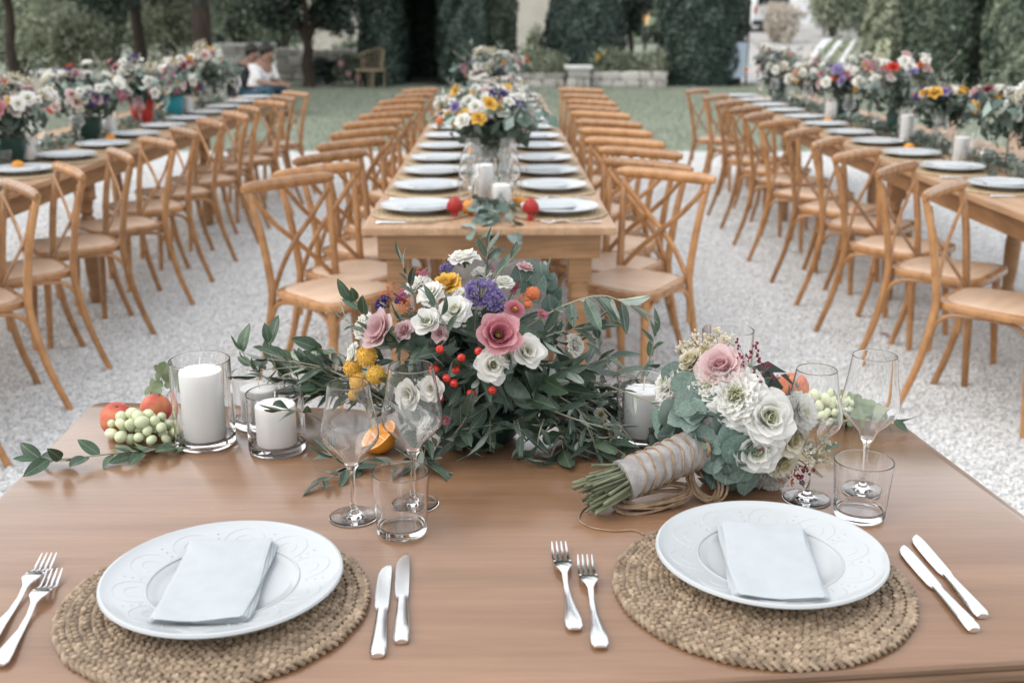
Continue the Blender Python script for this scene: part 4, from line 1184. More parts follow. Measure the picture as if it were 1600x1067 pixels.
def rose(seed, mat, hi=True, openness=1.0, eye=False):
    rd = random.Random(seed); mb = MB(); nu, nv = (6, 6) if hi else (2, 3)
    rings = [(3, 0.05, 0.50, -0.05, -0.15, 1.3), (3, 0.10, 0.56, 0.05, 0.0, 1.35), (4, 0.15, 0.62, 0.15, 0.35, 1.3), (5, 0.20, 0.68, 0.35, 0.9, 1.25), (5, 0.22, 0.78, 0.6, 1.45, 1.25), (6, 0.22, 0.84, 0.95, 1.95, 1.2)]
    if not hi: rings = [(4, 0.10, 0.56, 0.05, 0.2, 1.3), (5, 0.2, 0.7, 0.4, 1.0, 1.3), (6, 0.22, 0.84, 0.9, 1.8, 1.3)]
    if openness > 1.2: rings = [(3, 0.12, 0.42, 0.0, 0.1, 1.1), (4, 0.13, 0.78, 0.45, 0.35, 1.35), (5, 0.16, 0.95, 0.6, 0.75, 1.4), (5, 0.16, 1.0, 0.75, 1.25, 1.4)]
    for q, (n, r0, L, a, b, w) in enumerate(rings):
        for k in range(n):
            petal(mb, 2 * PI * (k + 0.5 * (q % 2)) / n + rd.uniform(-0.2, 0.2) + q, r0, L * rd.uniform(0.9, 1.1), a + rd.uniform(-0.08, 0.08), b + rd.uniform(-0.15, 0.15), w,
                  cup=0.03, ruf=0.045 + 0.018 * q, rk=rd.uniform(3, 6), nu=nu, nv=nv, ph=rd.uniform(0, 6), skew=0.12, tip=0.22)
    if eye:
        mb.ball((0, 0, 0.22), 0.10, 8, 5, 1)
        for k in range(9):
            a = 2 * PI * k / 9; mb.ball((0.12 * math.cos(a), 0.12 * math.sin(a), 0.33), 0.03, 5, 3, 1)
    sepals(mb, 2)
    return mb.mesh('rose', [mat, 'flower_eye', 'ruscus_leaf'])
def ruffled(seed, mat, n=58, hi=True):
    rd = random.Random(seed); mb = MB()
    for k in range(n):
        t = (k + 0.5) / n
        fi = 1.7 * t ** 0.6
        petal(mb, k * 2.399963, 0.03 + 0.10 * t, 0.62 + 0.30 * t, fi * 0.65 + rd.uniform(-0.15, 0.15), fi * 1.0 + rd.uniform(-0.25, 0.25), 0.85, ruf=0.14, rk=rd.uniform(5, 9), nu=6 if hi else 2, nv=4 if hi else 3, ph=rd.uniform(0, 6), tip=-0.2, z0=0.02 - 0.12 * t)
    sepals(mb, 1)
    return mb.mesh('carnation', [mat, 'ruscus_leaf'])
def aster(seed, mat, mat2, n=110):
    rd = random.Random(seed); mb = MB()
    for k in range(n):
        t = (k + 0.5) / n
        fi = 0.2 + 1.6 * t ** 0.7
        petal(mb, k * 2.399963, 0.04 + 0.28 * math.sqrt(t), 0.42 + 0.3 * t, fi * 0.75, fi * 1.1, 0.16, nu=1, nv=3, tip=0.5, z0=0.12 * (1 - t))
    mb.ball((0, 0, 0.12), 0.2, 8, 5, 1)
    sepals(mb, 2)
    return mb.mesh('aster', [mat, mat2, 'ruscus_leaf'])
def ballflower(seed, mat, n=280):
    rj = random.Random(seed); mb = MB(); mb.ball((0, 0, 0), 0.88, 14, 10)
    for k in range(n):
        z = 1 - 2 * (k + 0.5) / n; r = math.sqrt(1 - z * z); a = k * 2.399963
        d = (V((r * math.cos(a), r * math.sin(a), z)) + V((rj.gauss(0, 0.06), rj.gauss(0, 0.06), rj.gauss(0, 0.06)))).normalized(); T = TR(d * rj.uniform(0.84, 0.93)) @ face_to(d, rj.random() * 6) @ SC(rj.uniform(0.7, 1.25))
        mb.add([(-0.075, -0.045, 0), (0.075, -0.045, 0), (0.0, 0.085, 0), (0, 0, 0.17)], [(0, 1, 3), (1, 2, 3), (2, 0, 3)], 0, T)
    mb.tube([(0, 0, -0.85), (0.05, 0, -2.2)], 0.09, 6, mi=1)
    return mb.mesh('ball_flower', [mat, 'ruscus_leaf'])
def statice(seed, mat, n=60):
    rd = random.Random(seed); mb = MB()
    for k in range(n):
        d = V((rd.gauss(0, 1), rd.gauss(0, 1), rd.gauss(0, 0.6) + 0.5)).normalized(); p = V((d.x, d.y, d.z * 0.6)) * rd.uniform(0.6, 1.0)
        T = TR(p) @ face_to(d, rd.random() * 6)
        r = rd.uniform(0.13, 0.2); vs = [(0, 0, -0.12)]
        for j in range(9):
            w = 2 * PI * j / 9; q = r * (1 if j % 2 else 0.72); vs.append((q * math.cos(w), q * math.sin(w), 0.09 + rd.uniform(-0.03, 0.05)))
        mb.add(vs, [(0, 1 + j, 1 + (j + 1) % 9) for j in range(9)], 0, T)
        if k % 4 == 0:
            mb.tube([p * 0.9, (0, 0, -0.9)], 0.025, 4, mi=1)
    return mb.mesh('statice', [mat, 'ruscus_leaf'])
def spike(seed, mat, n=90):
    rd = random.Random(seed); mb = MB()
    mb.tube([(0, 0, -1), (0.1, 0, 0.4), (0.25, 0, 1.9)], [0.06, 0.05, 0.02], 6, mi=1)
    for k in range(n):
        t = k / n; a = k * 2.4; r = 0.24 * (1 - 0.8 * t) + 0.03; p = V((0.1 + 0.15 * t + r * math.cos(a), r * math.sin(a), 0.1 + 1.8 * t))
        mb.ball(p, 0.075 * (1 - 0.55 * t), 5, 4)
    return mb.mesh('flower_spike', [mat, 'ruscus_leaf'])
def sprig(seed, mat, n=9):
    rd = random.Random(seed); mb = MB()
    for k in range(n):
        e = V((rd.uniform(-0.8, 0.8), rd.uniform(-0.8, 0.8), rd.uniform(0.3, 1.0)))
        mb.tube(bez((0, 0, -1), (e.x * 0.3, e.y * 0.3, 0), e, 4), 0.02, 4, mi=1)
        for j in range(6):
            q = e + V((rd.gauss(0, 0.14), rd.gauss(0, 0.14), rd.gauss(0, 0.16)))
            mb.ball(q, rd.uniform(0.05, 0.11), 6, 4, sz=1.3)
    return mb.mesh('wax_sprig', [mat, 'twig'])
def berry_mesh():
    mb = MB(); mb.lathe([(0, -0.98), (0.5, -0.86), (0.86, -0.45), (1, 0.05), (0.85, 0.55), (0.5, 0.88), (0.15, 1.0), (0.1, 1.08), (0, 1.06)], 14)
    mb.lathe([(0.0, 1.2), (0.12, 1.1), (0.16, 0.98), (0.0, 0.98)], 6, 2)
    mb.tube([(0, 0, -0.9), (0.1, 0, -2.6)], 0.12, 5, mi=1)
    for k in range(5):
        petal(mb, 2 * PI * k / 5, 0.2, 0.8, 1.3, 0.9, 0.3, nu=2, nv=3, mi=1, z0=-1.05)
    return mb.mesh('berry', ['berry', 'ruscus_leaf', 'dark_glaze'])
FL = {}
for nm in ('white', 'blush', 'pink', 'cream'):
    FL['rose_' + nm] = [rose(s, 'petal_' + nm) for s in (1, 2, 3)]
    FL['open_' + nm] = [rose(s + 9, 'petal_' + nm, True, 1.35, True) for s in (1, 2)]
    FL['lo_' + nm] = [rose(s + 5, 'petal_' + nm, False) for s in (1, 2)]
for nm in ('yellow', 'orange', 'red', 'purple', 'magenta', 'burgundy'):
    FL['lo_' + nm] = [rose(7, 'petal_' + nm, False)]
FL['rose_yellow'] = [rose(4, 'petal_yellow')]
FL['carn_white'] = [ruffled(s, 'petal_white') for s in (1, 2)]
FL['carn_cream'] = [ruffled(3, 'petal_cream', 46)]
FL['carn_lo'] = [ruffled(4, 'petal_white', 26, False)]
FL['aster_pink'] = [aster(1, 'petal_pink', 'petal_yellow')]
FL['aster_magenta'] = [aster(2, 'petal_magenta', 'petal_yellow', 60)]
FL['ball_yellow'] = [ballflower(1, 'petal_yellow')]
FL['ball_orange'] = [ballflower(2, 'petal_orange', 120)]
FL['statice_purple'] = [statice(1, 'petal_purple', 90)]
FL['statice_violet'] = [statice(2, 'petal_violet', 50)]
FL['spike_burgundy'] = [spike(1, 'petal_burgundy')]
FL['spike_cream'] = [spike(2, 'petal_cream')]
FL['sprig_pink'] = [sprig(1, 'petal_magenta')]
FL['sprig_orange'] = [sprig(2, 'petal_orange')]
FL['sprig_cream'] = [sprig(3, 'petal_cream', 12)]
FL['sprig_burgundy'] = [sprig(4, 'petal_burgundy')]
FL['berry'] = [berry_mesh()]
PART = {'rose': 'rose', 'open': 'lisianthus', 'lo': 'blossom', 'carn': 'carnation', 'aster': 'aster', 'ball': 'ball_flower', 'statice': 'statice', 'spike': 'flower_spike', 'sprig': 'wax_sprig', 'berry': 'berry'}
def bloom(parent, kind, p, d, r, rd, Mt=None):
    me = rd.choice(FL[kind])
    return put(PART[kind.split('_')[0]], me, parent, TR(p) @ face_to(d.normalized(), rd.random() * 6) @ SC(r))

# ------------------------------------------------------------------ far flower arrangements
def vase_prof(kind):
    if kind == 'glass': return cyl_profile(0.2, 0.055), 'glass'
    if kind == 'bowl': return [(0, 0), (0.05, 0), (0.055, 0.01), (0.085, 0.08), (0.09, 0.14), (0.086, 0.14), (0.08, 0.08), (0.05, 0.02), (0, 0.018)], None
    return [(0, 0), (0.045, 0), (0.05, 0.01), (0.07, 0.06), (0.085, 0.17), (0.088, 0.18), (0.083, 0.18), (0.066, 0.06), (0.045, 0.015), (0, 0.014)], None
MIX = ['lo_white'] * 18 + ['carn_lo'] * 13 + ['lo_blush'] * 5 + ['sprig_cream'] * 3 + ['lo_pink'] * 2 + ['lo_yellow'] * 3 + ['lo_purple'] * 2 + ['statice_violet'] * 2 + ['lo_red', 'lo_orange', 'lo_magenta', 'lo_burgundy', 'ball_orange', 'sprig_pink']
def far_arr(p, w, h, label, vase, seed, n=30, mix=MIX, lift=0.16):
    rd = random.Random(seed); rng = np.random.default_rng(seed)
    t = thing('flower_arrangement', label, 'flower arrangement', V(p), 'flower arrangements on the long tables')
    prf, mt = vase_prof('glass' if vase == 'glass' else ('bowl' if vase == 'green_ceramic' else 'pot'))
    put('vase', MB().lathe(prf, 24).mesh('vase', mt or vase), t)
    c = V((0, 0, lift + h * 0.45)); rr = (w / 2, w / 2 * 0.85, h * 0.5)
    nl = 300
    u = unit(nl, rng); P = np.array(c[:]) + u * np.array(rr) * rng.uniform(0.2, 0.95, nl)[:, None]
    P[:, 2] -= 0.02
    N = u + rng.normal(size=(nl, 3)) * 0.7; N /= np.linalg.norm(N, axis=1)[:, None]
    vs, fs = leaf_quads(P, N, 0.075, rng, 0.42)
    o = put('foliage', cloud_mesh('foliage', vs, fs, 'filler_leaf'), t); o['kind'] = 'stuff'
    u = unit(60, rng); u[:, 2] = np.abs(u[:, 2]) * 0.6
    P = np.array(c[:]) + u * np.array(rr) * rng.uniform(0.9, 1.25, 60)[:, None]
    vs, fs = leaf_quads(P, unit(60, rng), 0.07, rng, 0.6)
    o = put('sprays', cloud_mesh('sprays', vs, fs, 'eucalyptus_leaf'), t); o['kind'] = 'stuff'
    lobes = [(V((rd.uniform(-0.22, 0.22) * w, rd.uniform(-0.3, 0.3) * w, rd.uniform(-0.12, 0.2) * h)), rd.uniform(0.55, 0.8)) for _ in range(4)] + [(V((0, 0, 0)), 0.8)]
    for k in range(n):
        lc, lr = lobes[k % len(lobes)]
        z = 1 - 1.25 * ((k * 0.618) % 1.0); r = math.sqrt(max(0, 1 - z * z)); a = k * 2.399963 + seed
        d = V((r * math.cos(a), r * math.sin(a), z))
        q = V(p) + c + lc + V((d.x * rr[0], d.y * rr[1] * 1.15, d.z * rr[2])) * lr * rd.uniform(0.85, 1.25)
        kd = rd.choice(mix)
        bloom(t, kd, q, V((d.x + rd.gauss(0, 0.3), d.y + rd.gauss(0, 0.3), d.z + 0.3)), rd.uniform(0.022, 0.05) * (1.25 if kd.startswith('sprig') else 0.4 if kd.startswith('ball') else 1), rd)
    mb = MB()
    for k in range(9):
        a = rd.uniform(0, 6.28); e = c + V((math.cos(a) * rr[0] * 1.15, math.sin(a) * rr[1] * 1.2, rr[2] * rd.uniform(0.6, 1.5)))
        pth_ = bez((0, 0, 0.1), (e.x * 0.3, e.y * 0.3, c.z), e, 6)
        mb.tube(pth_, 0.002, 4, mi=1)
        for q in pth_[3:]:
            for sg in (-1, 1):
                T = TR(q) @ leaf_to((pth_[-1] - pth_[0]).normalized() + V((sg * rd.uniform(0.3, 0.9), sg * rd.uniform(-0.6, 0.6), rd.uniform(-0.2, 0.5))), V((rd.gauss(0, 0.6), rd.gauss(0, 0.6), 1))) @ SC(rd.uniform(0.035, 0.05))
                mb.add([(0, 0, 0), (0.16, 0.45, 0.03), (0, 1, 0), (-0.16, 0.45, 0.03)], [(0, 1, 2, 3)], 0, T)
    o = put('olive_sprays', mb.mesh('olive_sprays', ['olive_leaf', 'twig']), t); o['kind'] = 'stuff'
    return t
def on(tb, x, y): return WM[tb.name] @ V((x, y, TH))
WHT = ['lo_white'] * 10 + ['carn_lo'] * 8 + ['lo_cream'] * 3 + ['lo_blush'] * 2 + ['lo_yellow'] * 2
YEL = ['lo_yellow'] * 6 + ['lo_white'] * 7 + ['statice_violet'] * 4 + ['lo_orange', 'lo_red', 'lo_blush', 'carn_lo', 'carn_lo', 'lo_purple', 'ball_orange']
far_arr(on(TC, 0.02, 1.30), 0.44, 0.22, 'nearest flower mound on the centre table, yellow, violet and white', 'glass', 101, 58, YEL, 0.15)
far_arr(on(TC, 0.0, 2.55), 0.48, 0.20, 'second flower mound on the centre table, mostly white', 'glass', 102, 56, WHT, 0.13)
far_arr(on(TC, 0.03, 1.98), 0.36, 0.15, 'low white flowers between the two nearest mounds of the centre table', 'glass', 105, 40, WHT, 0.09)
far_arr(on(TC, -0.01, 3.7), 0.44, 0.20, 'third flower mound on the centre table, white and yellow', 'glass', 103, 52, WHT, 0.13)
far_arr(on(TC, 0.0, 4.9), 0.50, 0.30, 'farthest tall flower mound at the end of the centre table', 'glass', 104, 56, MIX, 0.18)
for k, (px, w, h, vs_, lb) in enumerate([
        (12, 0.40, 0.34, 'green_ceramic', 'flower arrangement at the left edge of the picture, left table'),
        (135, 0.46, 0.34, 'green_ceramic', 'second flower arrangement from the near end, left table'),
        (222, 0.44, 0.34, 'red_ceramic', 'flower arrangement in the red pot on the left table'),
        (270, 0.36, 0.28, 'teal_ceramic', 'flower arrangement in the turquoise pot on the left table'),
        (322, 0.48, 0.36, 'glass', 'farthest flower arrangement on the left table, near the seated people')]):
    Z = 2.5 * FPX / (800 - px); d = (Z - 0.6 * SP) / CP
    far_arr((-2.5, d, TH), w * 1.15, h * 0.90, lb, vs_, 110 + k, 66, MIX, 0.13)
for k, (px, w, h, vs_, lb) in enumerate([
        (1592, 0.44, 0.32, 'glass', 'flower arrangement at the right edge of the picture, right table'),
        (1478, 0.34, 0.26, 'glass', 'low yellow and white flower arrangement, second from the near end, right table'),
        (1408, 0.46, 0.36, 'green_ceramic', 'full mixed flower arrangement, third from the near end, right table'),
        (1325, 0.42, 0.34, 'green_ceramic', 'flower arrangement in a dark green pot on the right table'),
        (1268, 0.30, 0.26, 'glass', 'small pale flower arrangement between two larger ones, right table'),
        (1216, 0.42, 0.38, 'green_ceramic', 'farthest tall flower arrangement on the right table')]):
    Z = 2.4 * FPX / (px - 800); d = (Z - 0.6 * SP) / CP
    far_arr((2.4, d, TH), w * 1.15, h * 0.92, lb, vs_, 130 + k, 66, YEL if k == 1 else MIX, 0.13)

# ------------------------------------------------------------------ settings on the long tables
GW_LO = wine_profile(0.21, 0.042, 0.031)
TB_LO = tumbler_profile(0.088, 0.041, 0.036)
def setting(tb, tname, side, sname, i, y, full, xoff=0.0):
    s = side; x = s * 0.292 + xoff
    B = WM[tb.name]
    where = f'at seat {ORD[i]} from the near end, {sname}'
    rnd_ = random.Random(i * 7 + s + len(tname))
    a = rnd_.uniform(0, 6)
    Mt = B @ TR(s * 0.255 + xoff, y, TH)
    tag(put('placemat', MAT_LO, None, Mt @ RZ(a)), f'round woven placemat {where}', 'placemat', f'placemats, {sname}')
    tag(put('dinner_plate', PLATE_LO, None, B @ TR(x - s * 0.03, y + rnd_.uniform(-0.02, 0.02), TH + 0.0092)), f'white dinner plate {where}', 'plate', f'plates, {sname}')
    t = thing('folded_napkin', f'white folded napkin {where}', 'napkin', B @ TR(x - s * (0.05), y + 0.02, TH + 0.021) @ RZ(PI / 2 + rnd_.uniform(-0.3, 0.3)), f'napkins, {sname}')
    put('fold', NAP_LO[0], t)
    glass_obj('wine_glass', GW_LO, 20, f'clear wine glass {where}', 'glass', B @ TR(s * 0.075 + xoff, y + 0.13, TH), f'wine glasses, {sname}')
    if full:
        glass_obj('water_tumbler', TB_LO, 20, f'clear water tumbler {where}', 'glass', B @ TR(s * 0.085 + xoff, y - 0.02 + 0.24, TH), f'tumblers, {sname}')
        o = put('table_fork', FORK, None, B @ TR(s * 0.40 + xoff, y - s * 0.2 + rnd_.uniform(-0.01, 0.01), TH) @ RZ(s * PI / 2))
        tag(o, f'steel fork {where}', 'fork', f'forks, {sname}')
        t = thing('table_knife', f'steel knife {where}', 'knife', B @ TR(s * 0.40 + xoff, y + s * 0.21, TH) @ RZ(s * PI / 2), f'knives, {sname}')
        put('handle', KH, t); put('blade', KB, t)
seatc = [0.30, 0.83, 1.30, 1.80, 2.32, 2.86, 3.42, 4.0, 4.6, 5.2, 5.85, 6.5]
for i, y in enumerate(seatc):
    setting(TC, 'centre', -1, 'left side of the centre table', i, y, i < 3)
    setting(TC, 'centre', 1, 'right side of the centre table', i, y, i < 3)
for i in range(11):
    setting(TL, 'left', 1, 'the left table', i, 1.30 + 0.54 * i, i < 2)
    setting(TRt, 'right', -1, 'the right table', i, 1.38 + 0.55 * i, i < 2)
def votive(tb, x, y, r, h, ch, label):
    B = WM[tb.name]
    glass_obj('candle_cylinder', cyl_profile(h, r), 28, 'glass cylinder around ' + label, 'glass', B @ TR(x, y, TH), 'candle cylinders on the long tables')
    candle(label, B @ TR(x, y, TH + 0.0125), r * 0.74, ch, 'candles on the long tables')
votive(TC, -0.02, 0.62, 0.048, 0.17, 0.13, 'the tall white candle near the front of the centre table')
votive(TC, 0.045, 0.38, 0.046, 0.11, 0.085, 'the short white candle nearest the front of the centre table')
votive(TC, -0.06, 2.0, 0.048, 0.15, 0.11, 'the white candle before the second mound of the centre table')
votive(TC, 0.07, 3.15, 0.048, 0.15, 0.11, 'the white candle before the third mound of the centre table')
votive(TL, 0.1, 2.3, 0.05, 0.16, 0.12, 'the nearest white candle on the left table')
votive(TL, 0.08, 3.55, 0.05, 0.16, 0.12, 'the middle white candle on the left table')
votive(TL, 0.12, 5.1, 0.05, 0.16, 0.12, 'the far white candle on the left table')
votive(TRt, -0.1, 2.25, 0.05, 0.16, 0.12, 'the nearest white candle on the right table')
votive(TRt, -0.08, 3.1, 0.05, 0.2, 0.16, 'the tall middle white candle on the right table')
votive(TRt, -0.1, 4.6, 0.05, 0.16, 0.12, 'the far white candle on the right table')
# red ceramic cones, small oranges and greenery on the centre table
def red_cone(p, label):
    t = thing('ceramic_pinecone', label, 'ornament', TR(p) @ SC(0.80), 'red ceramic ornaments')
    put('foot', MB().lathe([(0, 0), (0.026, 0), (0.028, 0.006), (0.014, 0.014), (0.012, 0.024), (0.02, 0.032), (0, 0.034)], 20).mesh('foot', 'red_ceramic'), t)
    mb = MB(); mb.lathe([(0, 0.03), (0.024, 0.036), (0.033, 0.052), (0.030, 0.072), (0.016, 0.092), (0, 0.1)], 16)
    for k in range(70):
        f = (k + 0.5) / 70; z = 0.035 + 0.062 * f; r = 0.034 * math.sin(PI * min(1, 0.28 + 0.72 * f)) ** 0.7; a = k * 2.399963
        mb.ball((r * math.cos(a), r * math.sin(a), z), 0.0058, 6, 4)
    put('cone', mb.mesh('cone', 'red_ceramic'), t)
red_cone(on(TC, -0.125, 0.20), 'red ceramic pine cone nearest the left front plate')
red_cone(on(TC, 0.150, 0.16), 'red ceramic pine cone nearest the right front plate')
def small_orange(p, label, r=0.028):
    t = thing('orange_fruit', label, 'fruit', V(p), 'small oranges on the long tables')
    put('peel', MB().lathe([(0, 0), (r * 0.55, r * 0.1), (r * 0.93, r * 0.55), (r, r), (r * 0.9, r * 1.5), (r * 0.5, r * 1.86), (0.003, r * 1.93), (0, r * 1.9)], 16).mesh('peel', 'orange_peel'), t)
    put('stalk', MB().tube([(0, 0, r * 1.88), (0.001, 0, r * 2.1)], 0.002, 5).mesh('stalk', 'cut_stem'), t)
small_orange(on(TC, -0.075, 0.27), 'small orange beside the candles on the centre table')
small_orange(on(TC, 0.115, 0.42), 'second small orange by the short candle on the centre table', 0.024)
small_orange(on(TC, -0.12, 1.95), 'small orange at the left plates of the centre table')
small_orange(on(TL, 0.2, 1.95), 'small orange nearest on the left table')
small_orange(on(TL, 0.2, 3.2), 'small orange farther along the left table')
small_orange(on(TRt, -0.2, 2.7), 'small orange nearest on the right table')
small_orange(on(TRt, -0.2, 4.3), 'small orange farther along the right table')
for tb, nm, L0, L1 in ((TC, 'centre', 0.9, 6.4), (TL, 'left', 0.6, 6.6), (TRt, 'right', 0.6, 6.8)):
    rng = np.random.default_rng(len(nm)); n = 1500
    yy = rng.uniform(L0, L1, n); xx = rng.normal(0, 0.05, n); zz = TH + 0.008 + rng.uniform(0, 0.07, n) * np.exp(-(xx / 0.08) ** 2)
    N = np.stack([rng.normal(0, 0.5, n), rng.normal(0, 0.5, n), 1 + 0 * xx], 1); N /= np.linalg.norm(N, axis=1)[:, None]
    o = put('table_runner_foliage', cloud_mesh('foliage', *leaf_quads(np.stack([xx, yy, zz], 1), N, 0.06, rng, 0.45), 'eucalyptus_leaf'), None, WM[tb.name])
    o['kind'] = 'stuff'; tag(o, f'leafy garland along the middle of the {nm} long table', 'garland')
# ------------------------------------------------------------------ the front table
FT = [(-0.76, 0.966), (0.80, 1.122), (0.701, 1.867), (-0.794, 1.978)]
ft = thing('front_table', 'square honey brown wooden table set for two in the foreground', 'table', V((0, 1.48, 0)))
FO = V((0, 1.48))
def ftpoly(ins, rad):
    cx, cy = 0.0, 1.48
    out = []
    for x, y in FT:
        v = V((x - cx, y - cy)); k = v.length
        v = v * ((k - ins * 1.41) / k)
        out.append((v.x, v.y))
    return round_poly(out, rad, 5)
put('tabletop', MB().slab(ftpoly(0, 0.03), TH - 0.007, TH, 0.0015).mesh('tabletop', 'front_table_wood'), ft)
for k, ins in enumerate((0.005, 0.0025, 0.006, 0.003)):
    put('edge_layer', MB().slab(ftpoly(ins, 0.03), TH - 0.0072 - 0.0085 * (k + 1) + 0.0006, TH - 0.0072 - 0.0085 * k, 0.0015).mesh('edge_layer', 'edge_wood_dark'), ft)
ap = ftpoly(0.07, 0.01)
put('apron', MB().slab(ap, 0.62, TH - 0.0415, 0.004).mesh('apron', 'edge_wood_dark'), ft)
for x, y in FT:
    v = V((x, y - 1.48)) * 0.86
    put('leg', TLEG, ft, TR(v.x, v.y + 1.48, 0) @ SC(1, 1, 0.93))

# ------------------------------------------------------------------ place settings
for nm, mp, pp, npos, nrot in (('left', (-0.367, 1.219), (-0.36, 1.234), (-0.366, 1.222), R(2.5)), ('right', (0.319, 1.262), (0.336, 1.2985), (0.331, 1.272), R(-5.5))):
    t = thing('woven_placemat', f'round braided straw placemat at the {nm} place of the front table', 'placemat', TR(*mp, TH) @ RZ(1.3 if nm == 'left' else 0.2), 'straw placemats on the front table')
    for me in COILS: put('braid_coil', me, t)
    t = thing('dinner_plate', f'white embossed dinner plate on the {nm} straw placemat of the front table', 'plate', TR(*pp, TH + 0.0118) @ RZ(0.3 if nm == 'left' else 0.75), 'dinner plates on the front table')
    put('dish', PLATE, t); put('relief', RELIEF, t)
    t = thing('folded_napkin', f'pale folded linen napkin lying on the {nm} front plate', 'napkin', TR(*npos, TH + 0.0118 + 0.0190) @ RZ(nrot), 'napkins on the front table')
    for me in NAP: put('fold', me, t)
def lay(px0, px1):
    a, b = U(*px0, TH), U(*px1, TH); d = b - a
    return TR(b.x, b.y, TH + 0.0004) @ RZ(math.atan2(-(d.x), (d.y)) + PI)
for a, b, lb in (((872, 853), (898, 990), 'steel fork farther from the right plate'), ((913, 875), (938, 1018), 'steel fork nearer the right straw placemat'),
                 ((75, 880), (-22, 1014), 'steel fork at the far left of the left plate'), ((90, 895), (-2, 1047), 'steel fork nearer the left straw placemat')):
    tag(put('table_fork', FORK, None, lay(a, b)), lb, 'fork', 'forks on the front table')
for a, b, lb in (((605, 885), (590, 1030), 'steel knife nearer the left straw placemat'), ((632, 872), (627, 1008), 'steel knife farther from the left plate'),
                 ((1408, 858), (1522, 990), 'steel knife nearer the right straw placemat'), ((1428, 842), (1535, 968), 'steel knife outermost beside the right plate')):
    t = thing('table_knife', lb, 'knife', lay(a, b), 'knives on the front table'); put('handle', KH, t); put('blade', KB, t)

# ------------------------------------------------------------------ glasses and candles on the front table
def base(px, py): return TR(U(px, py, TH)) @ TR(0, 0, 0.0004)
glass_obj('wine_glass', wine_profile(0.207, 0.0415, 0.0292), 64, 'smaller stemmed wine glass before the orange, left of the tumbler', 'glass', base(553, 808))
glass_obj('wine_glass', wine_profile(0.218, 0.0455, 0.0328), 64, 'larger stemmed wine glass behind the left tumbler', 'glass', base(648, 788))
glass_obj('wine_glass', wine_profile(0.207, 0.0425, 0.0295), 64, 'stemmed wine glass right behind the bouquet flowers', 'glass', base(1260, 780))
glass_obj('wine_glass', wine_profile(0.219, 0.0435, 0.0325), 64, 'stemmed wine glass behind the right tumbler', 'glass', base(1347, 767))
glass_obj('water_tumbler', tumbler_profile(0.093, 0.0405, 0.0355), 64, 'clear tumbler between the left plate and the flowers', 'glass', base(628, 831))
glass_obj('water_tumbler', tumbler_profile(0.088, 0.0425, 0.0365), 64, 'clear tumbler behind the right plate', 'glass', base(1342, 806))
for px, py, top, r, ch, lb in ((322, 692, 562, 0.051, 0.120, 'the tall pillar candle beside the left grapes'), (434, 702, 613, 0.048, 0.070, 'the short front pillar candle next to the tall one'),
                               (408, 662, 582, 0.048, 0.058, 'the short pillar candle half hidden behind the two others'), (1003, 688, 591, 0.046, 0.082, 'the pillar candle left of the bouquet'),
                               (1131, 640, 515, 0.047, 0.04, 'the low candle hidden behind the bouquet')):
    b = U(px, py, TH); h = Yp(px, top, b.y).z - TH
    glass_obj('candle_cylinder', cyl_profile(h, r), 64, 'clear glass cylinder around ' + lb, 'glass', TR(b) @ TR(0, 0, 0.0004), 'candle cylinders on the front table')
    candle(lb[4:], TR(b.x, b.y, TH + 0.0122), r * 0.70, ch, 'pillar candles on the front table')

# ------------------------------------------------------------------ leaves and branches
def leaf_mesh(W, fold, curl, mat, prof=None, tip=1.0, wav=0.0, seed=0, nv=7):
    mb = MB()
    def fn(u, v):
        u = -1 + 2 * u
        w = W * 0.5 * (math.sin(PI * min(1, v ** tip)) ** 0.75) + 0.002
        x = w * u
        return (x, v, fold * abs(x) - curl * v * v + wav * math.sin(9 * v + 3 * u + seed))
    mb.grid(fn, 4, nv)
    return mb.mesh('leaf', mat)
LEAF = {
    'olive': [leaf_mesh(0.235 + 0.035 * k, 0.5, c, 'olive_leaf', tip=0.85, wav=0.012, seed=k) for k, c in enumerate((0.05, 0.18, -0.1))],
    'ruscus': [leaf_mesh(0.42 + 0.05 * k, 0.35, c, 'ruscus_leaf', tip=0.8, wav=0.012, seed=k) for k, c in enumerate((0.06, 0.16, -0.08))],
    'eucalyptus': [leaf_mesh(0.95 + 0.06 * k, 0.18, c, 'eucalyptus_leaf', tip=0.8, wav=0.02, seed=k) for k, c in enumerate((0.05, 0.22, -0.12))],
    'broad': [leaf_mesh(0.55 + 0.06 * k, 0.3, c, 'filler_leaf', tip=0.75, wav=0.02, seed=k) for k, c in enumerate((0.1, 0.25))],
}
def vine_mesh(seed):
    rd = random.Random(seed); mb = MB(); vs = [(0, 0.35, 0.0)]; n = 30
    for k in range(n):
        a = -PI / 2 + 2 * PI * k / n
        r = 0.48 * (0.75 + 0.25 * abs(math.cos(2.5 * (a - PI / 2)))) * (1.0 + 0.05 * (k % 2)) * (0.55 if k == 0 else 1)
        vs.append((r * math.cos(a), 0.42 + r * math.sin(a), 0.07 * math.sin(3 * a + seed) - 0.1 * r))
    mb.add(vs, [(0, 1 + k, 1 + (k + 1) % n) for k in range(n)])
    mb.tube([(0, 0.3, -0.01), (0, -0.3, -0.08)], 0.015, 5)
    return mb.mesh('leaf', 'vine_leaf')
LEAF['vine'] = [vine_mesh(1), vine_mesh(2)]
